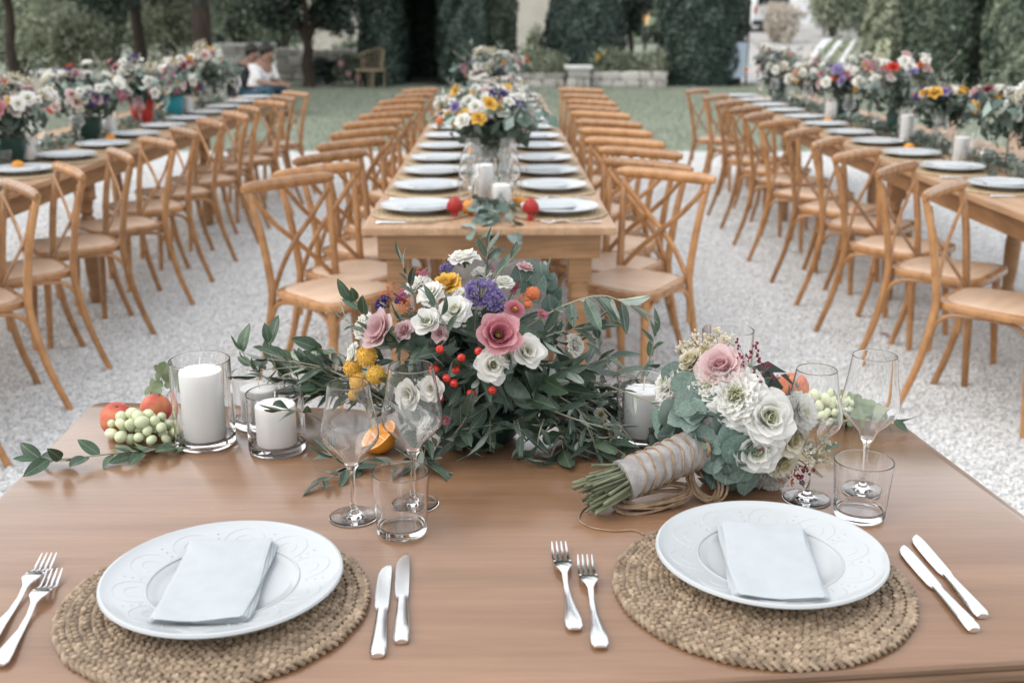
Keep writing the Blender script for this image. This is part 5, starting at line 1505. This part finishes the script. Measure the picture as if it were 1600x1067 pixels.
def branch(parent, pts, kind, nleaf, L, rd, r0=0.0018, start=0.15, spread=(0.5, 1.0), droop=0.0, tipleaf=True, Lv=0.36, floor=TH + 0.003):
    P = crom(pts, 6)
    o0 = P[0].copy()
    mb = MB(); m = len(P)
    mb.tube([p - o0 for p in P], [r0 * (1 - 0.6 * k / m) for k in range(m)], 6)
    b = put('branch', mb.mesh('branch', 'twig'), parent, TR(o0))
    side = rd.choice((-1, 1)); phase = rd.uniform(0, 6)
    for k in range(nleaf + (1 if tipleaf else 0)):
        last = k == nleaf
        t = 1.0 if last else start + (0.97 - start) * (k + rd.uniform(-0.2, 0.2)) / max(1, nleaf - 1)
        t = min(max(t, 0), 1); i = min(int(t * (m - 1)), m - 2); f = t * (m - 1) - i
        p = P[i].lerp(P[i + 1], f); tg = (P[i + 1] - P[i]).normalized()
        if last: d = tg
        else:
            sd_ = tg.cross(V((0, 0, 1)))
            if sd_.length < 0.1: sd_ = V((1, 0, 0))
            sd_.normalize(); upv = sd_.cross(tg).normalized()
            ang = phase + k * 2.2
            lat = (sd_ * (side if k % 2 else -side) * 0.8 + upv * math.sin(ang) * 0.8).normalized()
            w = rd.uniform(*spread)
            d = tg * math.cos(w) + lat * math.sin(w) - V((0, 0, droop * rd.uniform(0.5, 1.2)))
        d.normalize(); ll = L * rd.uniform(1 - Lv, 1 + Lv)
        e = p + d * ll
        if e.z < floor:
            d = (V((d.x, d.y, 0)) * 1.0 + V((0, 0, (floor + 0.004 - p.z) / ll))).normalized()
        nrm = V((rd.gauss(0, 0.45), rd.gauss(0, 0.45) - 0.25, 1.0)) if rd.random() < 0.60 else V((rd.gauss(0, 0.6), -0.5, -0.8))
        put('leaf', rd.choice(LEAF[kind]), b, TR(p) @ leaf_to(d, nrm) @ SC(ll))
    return b
def leaf_at(parent, kind, p, d, nrm, L, rd):
    return put('leaf', rd.choice(LEAF[kind]), parent, TR(p) @ leaf_to(d, nrm) @ SC(L))

# ------------------------------------------------------------------ central arrangement
CA = V((-0.06, 1.80, 0.895)); RA = (0.185, 0.13, 0.135)
ca = thing('centrepiece', 'lush mixed flower centrepiece of white, pink, yellow and purple on the front table', 'flower arrangement', V((CA.x, CA.y, TH)))
rd = random.Random(5)
put('bowl', MB().lathe([(0, 0), (0.06, 0), (0.07, 0.01), (0.085, 0.06), (0.08, 0.06), (0.06, 0.012), (0, 0.01)], 24).mesh('bowl', 'green_ceramic'), ca)
rng = np.random.default_rng(8); nl = 420
u = unit(nl, rng); P = u * np.array([0.165, 0.11, 0.125]) * rng.uniform(0.3, 1.0, nl)[:, None] + np.array([0, 0, CA.z - TH - 0.015])
P[:, 2] = np.maximum(P[:, 2], 0.012)
N = u + rng.normal(size=(nl, 3)) * 0.5; N /= np.linalg.norm(N, axis=1)[:, None]
o = put('inner_foliage', cloud_mesh('inner_foliage', *leaf_quads(P, N, 0.06, rng, 0.5), 'filler_leaf'), ca); o['kind'] = 'stuff'
PXM = 1.85 / FPX
def out_dir(p, c=CA, up=0.25, cam_=0.25):
    d = (p - c); d = V((d.x, d.y, d.z)).normalized()
    return (d + V((0, -cam_, up))).normalized()
NEAR = [('rose_white', 728, 432, 27, 0.3), ('rose_yellow', 702, 458, 27, 0), ('carn_white', 660, 458, 24, 0), ('rose_white', 752, 440, 18, 0), ('statice_purple', 750, 470, 27, 0.1), ('statice_purple', 772, 478, 20, 0),
        ('statice_purple', 702, 434, 13, 0.1), ('rose_white', 682, 474, 25, 0.1), ('rose_white', 715, 498, 28, 0.1), ('open_white', 676, 512, 24, 0), ('rose_white', 722, 470, 16, -0.05), ('open_blush', 614, 526, 34, 0.1),
        ('carn_white', 582, 515, 25, 0), ('rose_white', 566, 556, 20, 0), ('rose_blush', 638, 520, 18, -0.1), ('ball_yellow', 591, 560, 16, 0.2), ('ball_yellow', 571, 577, 15, 0.2), ('ball_yellow', 603, 586, 15, 0.15), ('ball_yellow', 583, 597, 15, 0.25), ('ball_yellow', 573, 614, 10, 0.2),
        ('open_pink', 774, 533, 36, 0.15), ('aster_pink', 798, 494, 22, 0.1), ('open_white', 815, 553, 28, 0), ('rose_white', 768, 572, 28, -0.05), ('carn_white', 880, 545, 19, 0.2), ('open_white', 788, 560, 20, 0),
        ('ball_orange', 825, 470, 12, 0.1), ('ball_orange', 818, 485, 7, 0.1), ('open_white', 655, 612, 26, 0.15), ('open_white', 686, 604, 22, 0.1), ('open_white', 668, 640, 24, 0.1), ('aster_magenta', 701, 648, 12, 0.1), ('rose_blush', 815, 430, 16, 0), ('rose_white', 785, 452, 18, -0.05), ('aster_magenta', 838, 500, 12, 0.1),
        ('statice_violet', 610, 482, 15, 0.1), ('statice_violet', 632, 476, 10, 0), ('sprig_orange', 626, 470, 14, 0.1), ('sprig_orange', 650, 495, 14, 0.1), ('sprig_pink', 676, 445, 13, 0.1), ('sprig_pink', 768, 440, 12, 0.1), ('sprig_pink', 640, 478, 14, 0.1),
        ('spike_burgundy', 645, 485, 15, 0.1), ('spike_burgundy', 795, 468, 15, 0.05), ('sprig_orange', 808, 478, 12, 0.05), ('rose_blush', 690, 525, 14, -0.1)]
for kd, px, py, rpx, lift in NEAR:
    p = on_ball(px, py, CA, RA); d = out_dir(p)
    p = p + d * (lift * 0.05 + 0.012)
    r = rpx * PXM * (1.02 if kd.startswith(('rose', 'open')) else 1.02)
    bloom(ca, kd, p, d, r, rd)
for px, py in ((690, 547), (748, 550), (683, 576), (714, 577), (700, 590), (711, 598), (736, 613), (768, 608), (722, 560), (690, 620)):
    p = on_ball(px, py, CA, RA); d = out_dir(p, cam_=0.5); bloom(ca, 'berry', p + d * 0.008, d, 0.0072, rd)
# leaves tucked between the flowers
for k in range(150):
    px, py = rd.uniform(570, 900), rd.uniform(500, 715)
    if ((px - 745) / 170) ** 2 + ((py - 600) / 125) ** 2 > 1: continue
    p = on_ball(px, py, CA, (RA[0] * 0.9, RA[1] * 0.9, RA[2] * 0.9)); d = out_dir(p, up=-0.05, cam_=0.1)
    if p.z < TH + 0.01: continue
    dd = (V((d.x, d.y * 0.4, d.z)) + V((rd.gauss(0, 0.5), rd.gauss(0, 0.3), rd.gauss(0, 0.5)))).normalized()
    q = p + dd * 0.05
    if q.z < TH + 0.004: dd.z = abs(dd.z)
    leaf_at(ca, rd.choice(['olive', 'olive', 'broad', 'ruscus']), p, dd, d + V((rd.gauss(0, 0.4), rd.gauss(0, 0.4), rd.gauss(0, 0.4))), rd.uniform(0.035, 0.065), rd)
def Q(px, py, y): return Yp(px, py, y)
def Zt(px, py, z): return U(px, py, z)
branch(ca, [CA + V((0.01, 0, 0.08)), Q(758, 430, 1.80), Q(762, 392, 1.79)], 'olive', 6, 0.036, rd, spread=(0.4, 0.7), start=0.45)
branch(ca, [CA + V((0.03, 0, 0.08)), Q(775, 435, 1.78), Q(800, 404, 1.77)], 'olive', 3, 0.04, rd, spread=(0.4, 0.8), start=0.5)
branch(ca, [CA + V((-0.06, 0, 0.05)), Q(645, 455, 1.78), Q(628, 408, 1.77)], 'olive', 7, 0.033, rd, spread=(0.4, 0.8), start=0.35)
branch(ca, [CA + V((-0.1, 0, 0.03)), Q(585, 505, 1.76), Q(552, 470, 1.75)], 'ruscus', 5, 0.034, rd, start=0.35)
branch(ca, [CA + V((-0.1, -0.05, 0.03)), Q(590, 530, 1.74), Q(540, 500, 1.73)], 'olive', 6, 0.036, rd, start=0.3)
branch(ca, [Q(822, 512, 1.76), Q(880, 478, 1.73), Q(940, 462, 1.71), Q(985, 478, 1.70)], 'olive', 13, 0.060, rd, spread=(0.7, 1.3), droop=0.8, start=0.2)
branch(ca, [Q(820, 540, 1.75), Q(870, 520, 1.73), Q(910, 512, 1.71)], 'olive', 9, 0.05, rd, spread=(0.5, 1.2), droop=0.2)
branch(ca, [Q(820, 560, 1.75), Q(880, 575, 1.74), Q(950, 560, 1.75)], 'olive', 10, 0.05, rd, spread=(0.5, 1.2))
branch(ca, [Q(690, 540, 1.70), Q(700, 520, 1.685), Q(680, 478, 1.68)], 'olive', 4, 0.04, rd, start=0.5)
branch(ca, [Q(700, 690, 1.70), Q(720, 665, 1.67), Q(735, 640, 1.655)], 'olive', 6, 0.055, rd, start=0.2)
branch(ca, [Q(700, 700, 1.70), Q(660, 690, 1.67), Q(640, 660, 1.66)], 'olive', 6, 0.05, rd, start=0.2)
for k in range(6):
    px = 640 + 42 * k; e = Zt(px + rd.uniform(-30, 30), 715 + rd.uniform(-12, 12), TH + 0.012); s = Q(px, 655, 1.72)
    branch(ca, [s, s.lerp(e, 0.5) + V((0, -0.02, 0.02)), e], 'olive', 6, 0.055, rd, spread=(0.4, 1.1), start=0.1)
# silver dollar eucalyptus at the upper right
eb = branch(ca, [CA + V((0.08, 0.03, 0.06)), Q(820, 455, 1.84), Q(842, 430, 1.85)], 'eucalyptus', 4, 0.03, rd, start=0.5)
for px, py in ((815, 430), (836, 440), (852, 440), (858, 458), (840, 462), (826, 450), (848, 425), (862, 475), (822, 418), (806, 440)):
    p = Q(px, py, 1.83 + rd.uniform(-0.02, 0.02)); leaf_at(eb, 'eucalyptus', p - V((0, 0, 0.014)), V((rd.gauss(0, 0.5), rd.gauss(0, 0.2), 1)), V((rd.gauss(0, 0.3), -1, 0.2)), rd.uniform(0.026, 0.036), rd)

# ------------------------------------------------------------------ garlands
rd = random.Random(12)
gr = thing('olive_garland', 'tangle of olive branches between the centrepiece and the bouquet', 'garland', V((0.12, 1.80, TH)))
for k in range(21):
    s = V((rd.uniform(0.02, 0.12), rd.uniform(1.74, 1.88), rd.uniform(0.78, 0.88)))
    px, py = rd.uniform(900, 1040), rd.uniform(590, 700)
    if k < 9: e = U(px - 40, rd.uniform(690, 722), TH + 0.014)
    else: e = Yp(px, py, rd.uniform(1.84, 1.90) if px > 940 else rd.uniform(1.74, 1.88))
    e.z = max(e.z, TH + 0.014)
    mid = s.lerp(e, 0.5) + V((0, 0, rd.uniform(0.0, 0.035)))
    branch(gr, [s, mid, e], 'olive' if k % 5 else 'ruscus', rd.randint(8, 11), rd.uniform(0.042, 0.056), rd, spread=(0.4, 1.2), start=0.12)
branch(gr, [Yp(870, 590, 1.80), Yp(930, 596, 1.76), Yp(1000, 622, 1.70), Yp(1042, 640, 1.68)], 'olive', 8, 0.045, rd, r0=0.0022)
branch(gr, [Yp(860, 640, 1.72), Yp(900, 655, 1.68), Yp(950, 670, 1.66)], 'olive', 4, 0.05, rd, r0=0.002)
branch(gr, [Yp(985, 600, 1.84), Yp(1015, 560, 1.83), Yp(1022, 525, 1.83)], 'ruscus', 5, 0.04, rd, start=0.4)
branch(gr, [Yp(960, 590, 1.86), Yp(940, 555, 1.86), Yp(935, 530, 1.86)], 'olive', 6, 0.04, rd)
for px, py, kd, r in ((870, 655, 'rose_blush', 14), (905, 662, 'rose_blush', 12), (938, 648, 'rose_cream', 13), (960, 690, 'rose_cream', 12), (990, 640, 'open_white', 12)):
    p = Yp(px, py, 1.765); p.z = max(p.z, TH + 0.02); bloom(gr, kd, p, V((rd.gauss(0, 0.3), -0.8, 0.5)), r * PXM, rd)
for k in range(14):
    p = Yp(rd.uniform(1010, 1075), rd.uniform(650, 700), 1.74); p.z = max(p.z, TH + 0.012)
    leaf_at(gr, 'eucalyptus', p, V((rd.gauss(0, 1), rd.gauss(0, 0.4), rd.uniform(0, 0.7))), V((rd.gauss(0, 0.5), -0.7, 0.6)), rd.uniform(0.026, 0.036), rd)
rd = random.Random(31)
gl = thing('olive_garland', 'olive and vine leaves behind the left candles', 'garland', V((-0.35, 1.86, TH)))
for k in range(15):
    s = V((rd.uniform(-0.24, -0.18), rd.uniform(1.78, 1.88), rd.uniform(0.785, 0.85)))
    e = Yp(rd.uniform(395, 540), rd.uniform(560, 650), rd.uniform(1.82, 1.92)); e.z = max(e.z, TH + 0.014)
    branch(gl, [s, s.lerp(e, 0.5) + V((0, 0, rd.uniform(0, 0.03))), e], 'olive' if k % 4 else 'ruscus', rd.randint(7, 10), rd.uniform(0.038, 0.05), rd, start=0.15, spread=(0.4, 1.1))
for a, b, c in (((430, 600, 1.87), (395, 575, 1.87), (378, 548, 1.87)), ((470, 600, 1.88), (430, 570, 1.88), (420, 535, 1.88)), ((500, 600, 1.86), (485, 580, 1.85), (448, 560, 1.85)), ((520, 600, 1.84), (540, 560, 1.83), (500, 545, 1.82))):
    branch(gl, [Yp(*a), Yp(*b), Yp(*c)], 'ruscus', 4, 0.042, rd, start=0.3)
branch(gl, [U(520, 668, TH + 0.03), Yp(480, 645, 1.70), Yp(440, 640, 1.665)], 'ruscus', 4, 0.046, rd, start=0.5)
for px, py, s in ((455, 590, 0.06), (490, 580, 0.055), (500, 615, 0.05), (230, 620, 0.045), (265, 610, 0.05), (252, 595, 0.04), (1345, 628, 0.045), (1385, 660, 0.05), (1330, 640, 0.04)):
    if px < 600: leaf_at(gl, 'vine', Yp(px, py, 1.89), V((rd.gauss(0, 0.6), 0, 0.8)), V((rd.gauss(0, 0.3), -1, 0.5)), s, rd)
rd = random.Random(33)
branch(gl, [U(575, 715, TH + 0.012), U(540, 735, TH + 0.01), U(505, 752, TH + 0.008)], 'olive', 8, 0.042, rd, start=0.05)
branch(gl, [U(690, 715, TH + 0.015), U(640, 722, TH + 0.012), U(590, 728, TH + 0.01)], 'olive', 8, 0.045, rd, start=0.05)
branch(gl, [U(545, 700, TH + 0.03), U(525, 715, TH + 0.03), U(512, 705, TH + 0.035)], 'olive', 4, 0.045, rd)
gs = thing('ruscus_sprig', 'trailing sprig of dark oval leaves at the left table corner', 'sprig', U(160, 705, TH))
branch(gs, [U(300, 698, TH + 0.008), U(200, 706, TH + 0.010), U(110, 716, TH + 0.016), U(62, 718, TH + 0.02)], 'ruscus', 13, 0.042, rd, start=0.0, spread=(0.6, 1.2), Lv=0.2)
branch(gs, [U(300, 690, TH + 0.01), U(250, 700, TH + 0.012), U(205, 712, TH + 0.012)], 'ruscus', 6, 0.036, rd, start=0.1)
rd = random.Random(35)
gv = thing('vine_leaves', 'grey green leaves beside the right grapes at the table corner', 'sprig', U(1350, 655, TH))
branch(gv, [U(1300, 660, TH + 0.02), U(1350, 655, TH + 0.02), U(1400, 655, TH + 0.02)], 'ruscus', 4, 0.036, rd)
for px, py, s in ((1345, 640, 0.05), (1322, 630, 0.045), (1365, 645, 0.045), (1388, 652, 0.045), (1335, 655, 0.04), (1310, 645, 0.04)):
    p = U(px, py + 12, TH + 0.012); leaf_at(gv, 'vine', p, V((rd.gauss(0, 0.6), 0.5, 0.8)), V((rd.gauss(0, 0.3), -1, 0.6)), s, rd)
branch(gv, [U(1285, 700, TH + 0.01), U(1275, 712, TH + 0.01), U(1290, 705, TH + 0.012)], 'ruscus', 1, 0.032, rd)

# ------------------------------------------------------------------ fruit
def peach(px, py, r, label, seed):
    p = U(px, py, TH + r * 0.97)
    t = thing('peach', label, 'peach', TR(p.x, p.y, TH) @ RZ(seed) @ RX(R(18)) , 'peaches on the front table')
    mb = MB(); mb.lathe([(0, 0.06), (0.4, 0.10), (0.78, 0.35), (0.98, 0.8), (1.0, 1.05), (0.9, 1.45), (0.62, 1.80), (0.3, 1.93), (0.12, 1.90), (0.0, 1.84)], 32, wob=lambda w, z: 1 - 0.07 * math.exp(-((w - PI) / 0.22) ** 2))
    mb.v = [(a * r, b * r, (c - 0.03) * r) for a, b, c in mb.v]
    put('flesh', mb.mesh('flesh', 'peach_skin'), t)
    put('stalk', MB().tube([(0, 0, 1.80 * r), (0.002, 0, 1.97 * r)], 0.0018, 5).mesh('stalk', 'cut_stem'), t)
peach(182, 651, 0.030, 'rosy peach at the outer left behind the grapes', 0.4)
peach(236, 639, 0.028, 'rosy peach beside the tall left candle', 2.1)
peach(1216, 612, 0.030, 'red peach tucked behind the bouquet', 3.0)
peach(1243, 606, 0.031, 'rosy peach seen through the right wine glass', 5.0)
def grapes(cx, cy, w, dpt, h, n, label, seed):
    rd_ = random.Random(seed)
    c = U(cx, cy, TH)
    t = thing('grape_bunch', label, 'grapes', V((c.x, c.y, TH)), 'green grape bunches')
    gm_ = MB().ball((0, 0, 0), 1, 12, 8).mesh('grape', 'grape_skin')
    P = []
    tries = 0
    while len(P) < n and tries < 9000:
        tries += 1
        x, y = rd_.uniform(-1, 1), rd_.uniform(-1, 1)
        q = 1 - x * x - y * y
        if q < 0: continue
        z = 0.0105 + rd_.random() * h * math.sqrt(q)
        p = V((x * w, y * dpt, z))
        if all((p - o_).length > 0.0168 for o_ in P): P.append(p)
    for p in P:
        r = rd_.uniform(0.0074, 0.0110)
        put('grape', gm_, t, TR(c.x + p.x, c.y + p.y, TH + max(p.z, r)) @ face_to(V((rd_.gauss(0, 1), rd_.gauss(0, 1), rd_.gauss(0, 0.6)))) @ SC(r, r, r * rd_.uniform(1.1, 1.38)))
    mb = MB()
    for p in P[::3]:
        mb.tube([(p.x * 0.3, p.y * 0.3, 0.012), (p.x, p.y, p.z)], 0.001, 4)
    mb.tube([(w * 0.9, 0, 0.02), (0, 0, 0.015), (-w * 0.6, 0, 0.012)], 0.0016, 5)
    put('bunch_stem', mb.mesh('bunch_stem', 'cut_stem'), t)
grapes(224, 688, 0.062, 0.034, 0.040, 62, 'pale green grapes heaped before the left peaches', 3)
grapes(1288, 658, 0.055, 0.038, 0.045, 60, 'pale green grapes behind the right wine glasses', 4)
# halved orange
oc = U(592, 706, TH)
t = thing('orange_half', 'halved orange seen behind the left wine glasses', 'orange', TR(oc.x, oc.y, TH + 0.030) @ RX(R(18)) @ RY(R(-34)))
r = 0.032
put('peel', MB().lathe([(0, -r * 0.93)] + [(r * math.sin(a), -r * 0.95 * math.cos(a)) for a in [PI / 2 * k / 8 for k in range(1, 9)]] + [(r * 0.93, 0.0008)], 28).mesh('peel', 'orange_peel'), t)
put('pith', MB().lathe([(r * 0.945, 0.0004), (r * 0.9, 0.0012), (r * 0.86, 0.0004), (0, 0.0)], 28).mesh('pith', 'orange_pith'), t)
seg = MB(); out = [(0.003, 0)] + [(r * 0.855 * math.cos(a), r * 0.855 * math.sin(a)) for a in [R(-16 + 4 * k) for k in range(9)]]
seg.slab(round_poly(out, 0.001, 1), -0.002, 0.0018, 0.0006); seg = seg.mesh('segment', 'orange_flesh')
for k in range(10): put('segment', seg, t, WM[t.name] @ RZ(2 * PI * k / 10))
# ------------------------------------------------------------------ bridal bouquet
rd = random.Random(50)
CB = V((0.362, 1.625, 0.868)); RB = (0.126, 0.105, 0.107)
bq = thing('bridal_bouquet', 'white bridal bouquet with wrapped stems lying beside the right plate', 'bouquet', V((CB.x, CB.y, TH)))
A = U(925, 772, 0.795); B = U(1082, 703, 0.838)
ax = (B - A).normalized(); sx = ax.cross(V((0, 0, 1))).normalized(); sz = sx.cross(ax)
for k in range(64):
    rr = 0.0265 * math.sqrt((k + 0.5) / 64); a = k * 2.399963
    off = sx * math.cos(a) * rr + sz * math.sin(a) * rr
    p0 = A + off * 1.15 + ax * rd.uniform(-0.016, 0.016) + V((rd.gauss(0, 0.004), rd.gauss(0, 0.004), rd.gauss(0, 0.003))); p0.z = max(p0.z, TH + 0.004)
    p1 = A + ax * 0.055 + off * 0.92; p2 = B + off * 0.8
    sr_ = rd.uniform(0.0016, 0.0031)
    mb = MB(); mb.tube([V((0, 0, 0)), p1 - p0, p2 - p0], [sr_, sr_ * 0.9, sr_ * 0.9], 6)
    st = put('stem', mb.mesh('stem', 'cut_stem'), bq, TR(p0))
W0, W1 = A + ax * 0.052, B + ax * 0.012
mb = MB(); npt = 40; rads = []; pts = []
for k in range(npt):
    t_ = k / (npt - 1); pts.append(W0.lerp(W1, t_) - W0); rads.append(0.0285 + 0.0022 * math.sin(t_ * 44) * 0.5 + 0.0035 * abs(t_ - 0.45) + (0.0012 if k in (0, npt - 1) else 0))
mb.tube(pts, rads, 28)
put('burlap_wrap', mb.mesh('burlap_wrap', 'burlap'), bq, TR(W0))
for k in range(7):
    t_ = 0.14 + 0.12 * k; c = W0.lerp(W1, t_); pts = []
    for j in range(28):
        a = 2 * PI * j / 28; pts.append(sx * math.cos(a) * 0.0303 + sz * math.sin(a) * 0.0303 + ax * (0.010 * math.sin(a + 0.5) + 0.0012 * math.sin(5 * a + k)))
    mb = MB(); mb.tube(pts, 0.0015, 6, closed=True); put('twine_ring', mb.mesh('twine_ring', 'twine'), bq, TR(c))
# twine loops
def loops(c, u, v, n, ru, rv, name, jit=0.004):
    mb = MB()
    for k in range(n):
        pts = []; q = rd.uniform(0.8, 1.08); o_ = V((rd.gauss(0, jit), rd.gauss(0, jit), rd.gauss(0, jit)))
        for j in range(22):
            a = 2 * PI * j / 22; pts.append(o_ + u * (math.cos(a) * ru * q) + v * ((math.sin(a) - 1 * 0) * rv * q) + u.cross(v) * 0.004 * math.sin(2 * a + k))
        mb.tube(pts, 0.0021, 6, closed=True)
    put(name, mb.mesh(name, 'twine'), bq, TR(c))
kc = U(1088, 722, 0.815)
loops(U(1101, 746, 0.797), V((0.35, -0.2, -0.9)).normalized(), V((0.9, 0.15, 0.3)).normalized(), 10, 0.036, 0.023, 'twine_loop', 0.0035)
loops(U(1020, 778, TH + 0.014), V((0.95, 0.3, 0.05)).normalized(), V((-0.2, 0.7, 0.25)).normalized(), 12, 0.058, 0.020, 'twine_loop', 0.004)
mb = MB()
for k in range(4):
    mb.tube(crom([W1 + sz * 0.032 + sx * (-0.01 + 0.004 * k), W1 - ax * 0.002 + sx * (0.03 + 0.002 * k) + sz * 0.01, kc - V((0, 0, 0.004 * k)), U(1098, 745, 0.80)], 5), 0.0022, 6)
put('twine_knot', mb.mesh('twine_knot', 'twine'), bq, Matrix())
tail = [U(px, py, TH + 0.0018) for px, py in ((928, 782), (910, 797), (905, 812), (925, 824), (960, 829), (990, 828), (1007, 835))]
mb = MB(); mb.tube(crom(tail, 6), 0.0013, 6); put('twine_tail', mb.mesh('twine_tail', 'twine'), bq, Matrix())
BQ = [('rose_blush', 1130, 584, 36, 0.6), ('carn_white', 1150, 622, 46, 0.35), ('carn_white', 1112, 606, 34, 0.3), ('rose_white', 1197, 652, 42, 0.5), ('rose_white', 1180, 698, 40, 0.4), ('carn_white', 1194, 752, 32, 0.35), ('carn_white', 1246, 645, 30, 0.3), ('rose_cream', 1232, 684, 28, 0.3),
      ('carn_white', 1052, 604, 30, 0.35), ('carn_white', 1050, 632, 24, 0.1), ('carn_cream', 1086, 572, 26, 0.4), ('carn_cream', 1108, 560, 20, 0.4), ('carn_cream', 1218, 718, 26, 0.3), ('carn_white', 1210, 772, 20, 0.1), ('sprig_cream', 1122, 552, 26, 0.4), ('sprig_cream', 1085, 556, 22, 0.3), ('sprig_cream', 1258, 700, 28, 0.3), ('spike_cream', 1255, 722, 15, 0.3),
      ('sprig_burgundy', 1170, 570, 19, 0.5), ('sprig_burgundy', 1186, 592, 14, 0.4), ('sprig_burgundy', 1240, 722, 17, 0.5), ('spike_burgundy', 1242, 742, 12, 0.5), ('sprig_pink', 1180, 698, 9, 0.5), ('sprig_orange', 1224, 735, 12, 0.4), ('rose_white', 1100, 642, 26, 0.0), ('carn_white', 1170, 660, 24, 0.0)]
PXB = 1.70 / FPX
for kd, px, py, rpx, lift in BQ:
    p = on_ball(px, py, CB, RB); d = out_dir(p, CB, up=0.2, cam_=0.15); r = rpx * PXB * 1.15
    p = p + d * lift * 0.03 - d * r * 0.25; p.z = max(p.z, TH + r * 0.75)
    bloom(bq, kd, p, d, r, rd)
for px, py in ((1211, 622), (1214, 632), (1208, 640), (1218, 626)):
    p = on_ball(px, py, CB, RB); bloom(bq, 'berry', p, V((0.4, -0.6, 0.6)), 0.0068, rd)
EUC = [(1060, 586), (1074, 604), (1098, 622), (1120, 632), (1104, 648), (1062, 652), (1040, 664), (1080, 660), (1096, 682), (1118, 688), (1142, 682), (1152, 700), (1132, 715), (1110, 712), (1094, 702), (1158, 732), (1140, 748), (1120, 742), (1150, 764), (1168, 752), (1130, 765), (1104, 735), (1085, 690), (1160, 778), (1142, 780), (1055, 682), (1030, 652), (1128, 660), (1136, 732), (1112, 762), (1072, 630), (1046, 644), (1165, 715), (1148, 722), (1085, 642)]
for px, py in EUC:
    k_ = 1.16 if px > 1070 and py > 610 else 1.10
    p = on_ball(px, py, CB, (RB[0] * k_, RB[1] * k_, RB[2] * k_)); d = out_dir(p, CB, up=0.0, cam_=0.3)
    dd = V((rd.gauss(0, 0.8), rd.gauss(0, 0.3), rd.gauss(0.2, 0.8)))
    L = rd.uniform(0.040, 0.056); q = p - dd.normalized() * L * 0.5; q.z = max(q.z, TH + 0.006)
    e = q + dd.normalized() * L
    if e.z < TH + 0.006: dd.z = abs(dd.z)
    leaf_at(bq, 'eucalyptus', q, dd, d + V((rd.gauss(0, 0.35), rd.gauss(0, 0.35), rd.gauss(0, 0.35))), L, rd)
rng = np.random.default_rng(18); nl = 170
u = unit(nl, rng); P = u * np.array([0.095, 0.08, 0.082]) * rng.uniform(0.3, 1.0, nl)[:, None] + np.array([0, 0, CB.z - TH])
N = u + rng.normal(size=(nl, 3)) * 0.5; N /= np.linalg.norm(N, axis=1)[:, None]
o = put('inner_foliage', cloud_mesh('inner_foliage', *leaf_quads(P, N, 0.05, rng, 0.6), 'eucalyptus_leaf'), bq); o['kind'] = 'stuff'

# ------------------------------------------------------------------ greenery on the near end of the centre table, fallen leaf
rd = random.Random(77)
es = thing('eucalyptus_sprig', 'eucalyptus leaves hanging over the near edge of the centre table', 'sprig', on(TC, 0.0, 0.12))
for x0, y0, x1, dz in ((0.03, 0.42, -0.03, -0.05), (-0.02, 0.4, -0.06, -0.02), (0.05, 0.35, 0.09, -0.03), (0.0, 0.3, 0.02, -0.08), (-0.05, 0.45, 0.0, 0.0)):
    a_, b_, c_ = on(TC, x0, y0) + V((0, 0, 0.03)), on(TC, (x0 + x1) / 2, y0 * 0.5) + V((0, 0, 0.05)), on(TC, x1, -0.02 if dz < -0.01 else 0.06) + V((0, 0, 0.012 + dz))
    branch(es, [a_, b_, c_], 'eucalyptus', 9, 0.046, rd, spread=(0.5, 1.2), floor=0.4)
lf = put('fallen_leaf', leaf_mesh(0.5, 0.3, 0.1, 'petal_burgundy'), None, TR(U(1390, 524, 0.014)) @ RZ(1.0) @ RX(0.15) @ SC(0.055))
tag(lf, 'small reddish fallen leaf on the gravel by the right chairs', 'leaf')
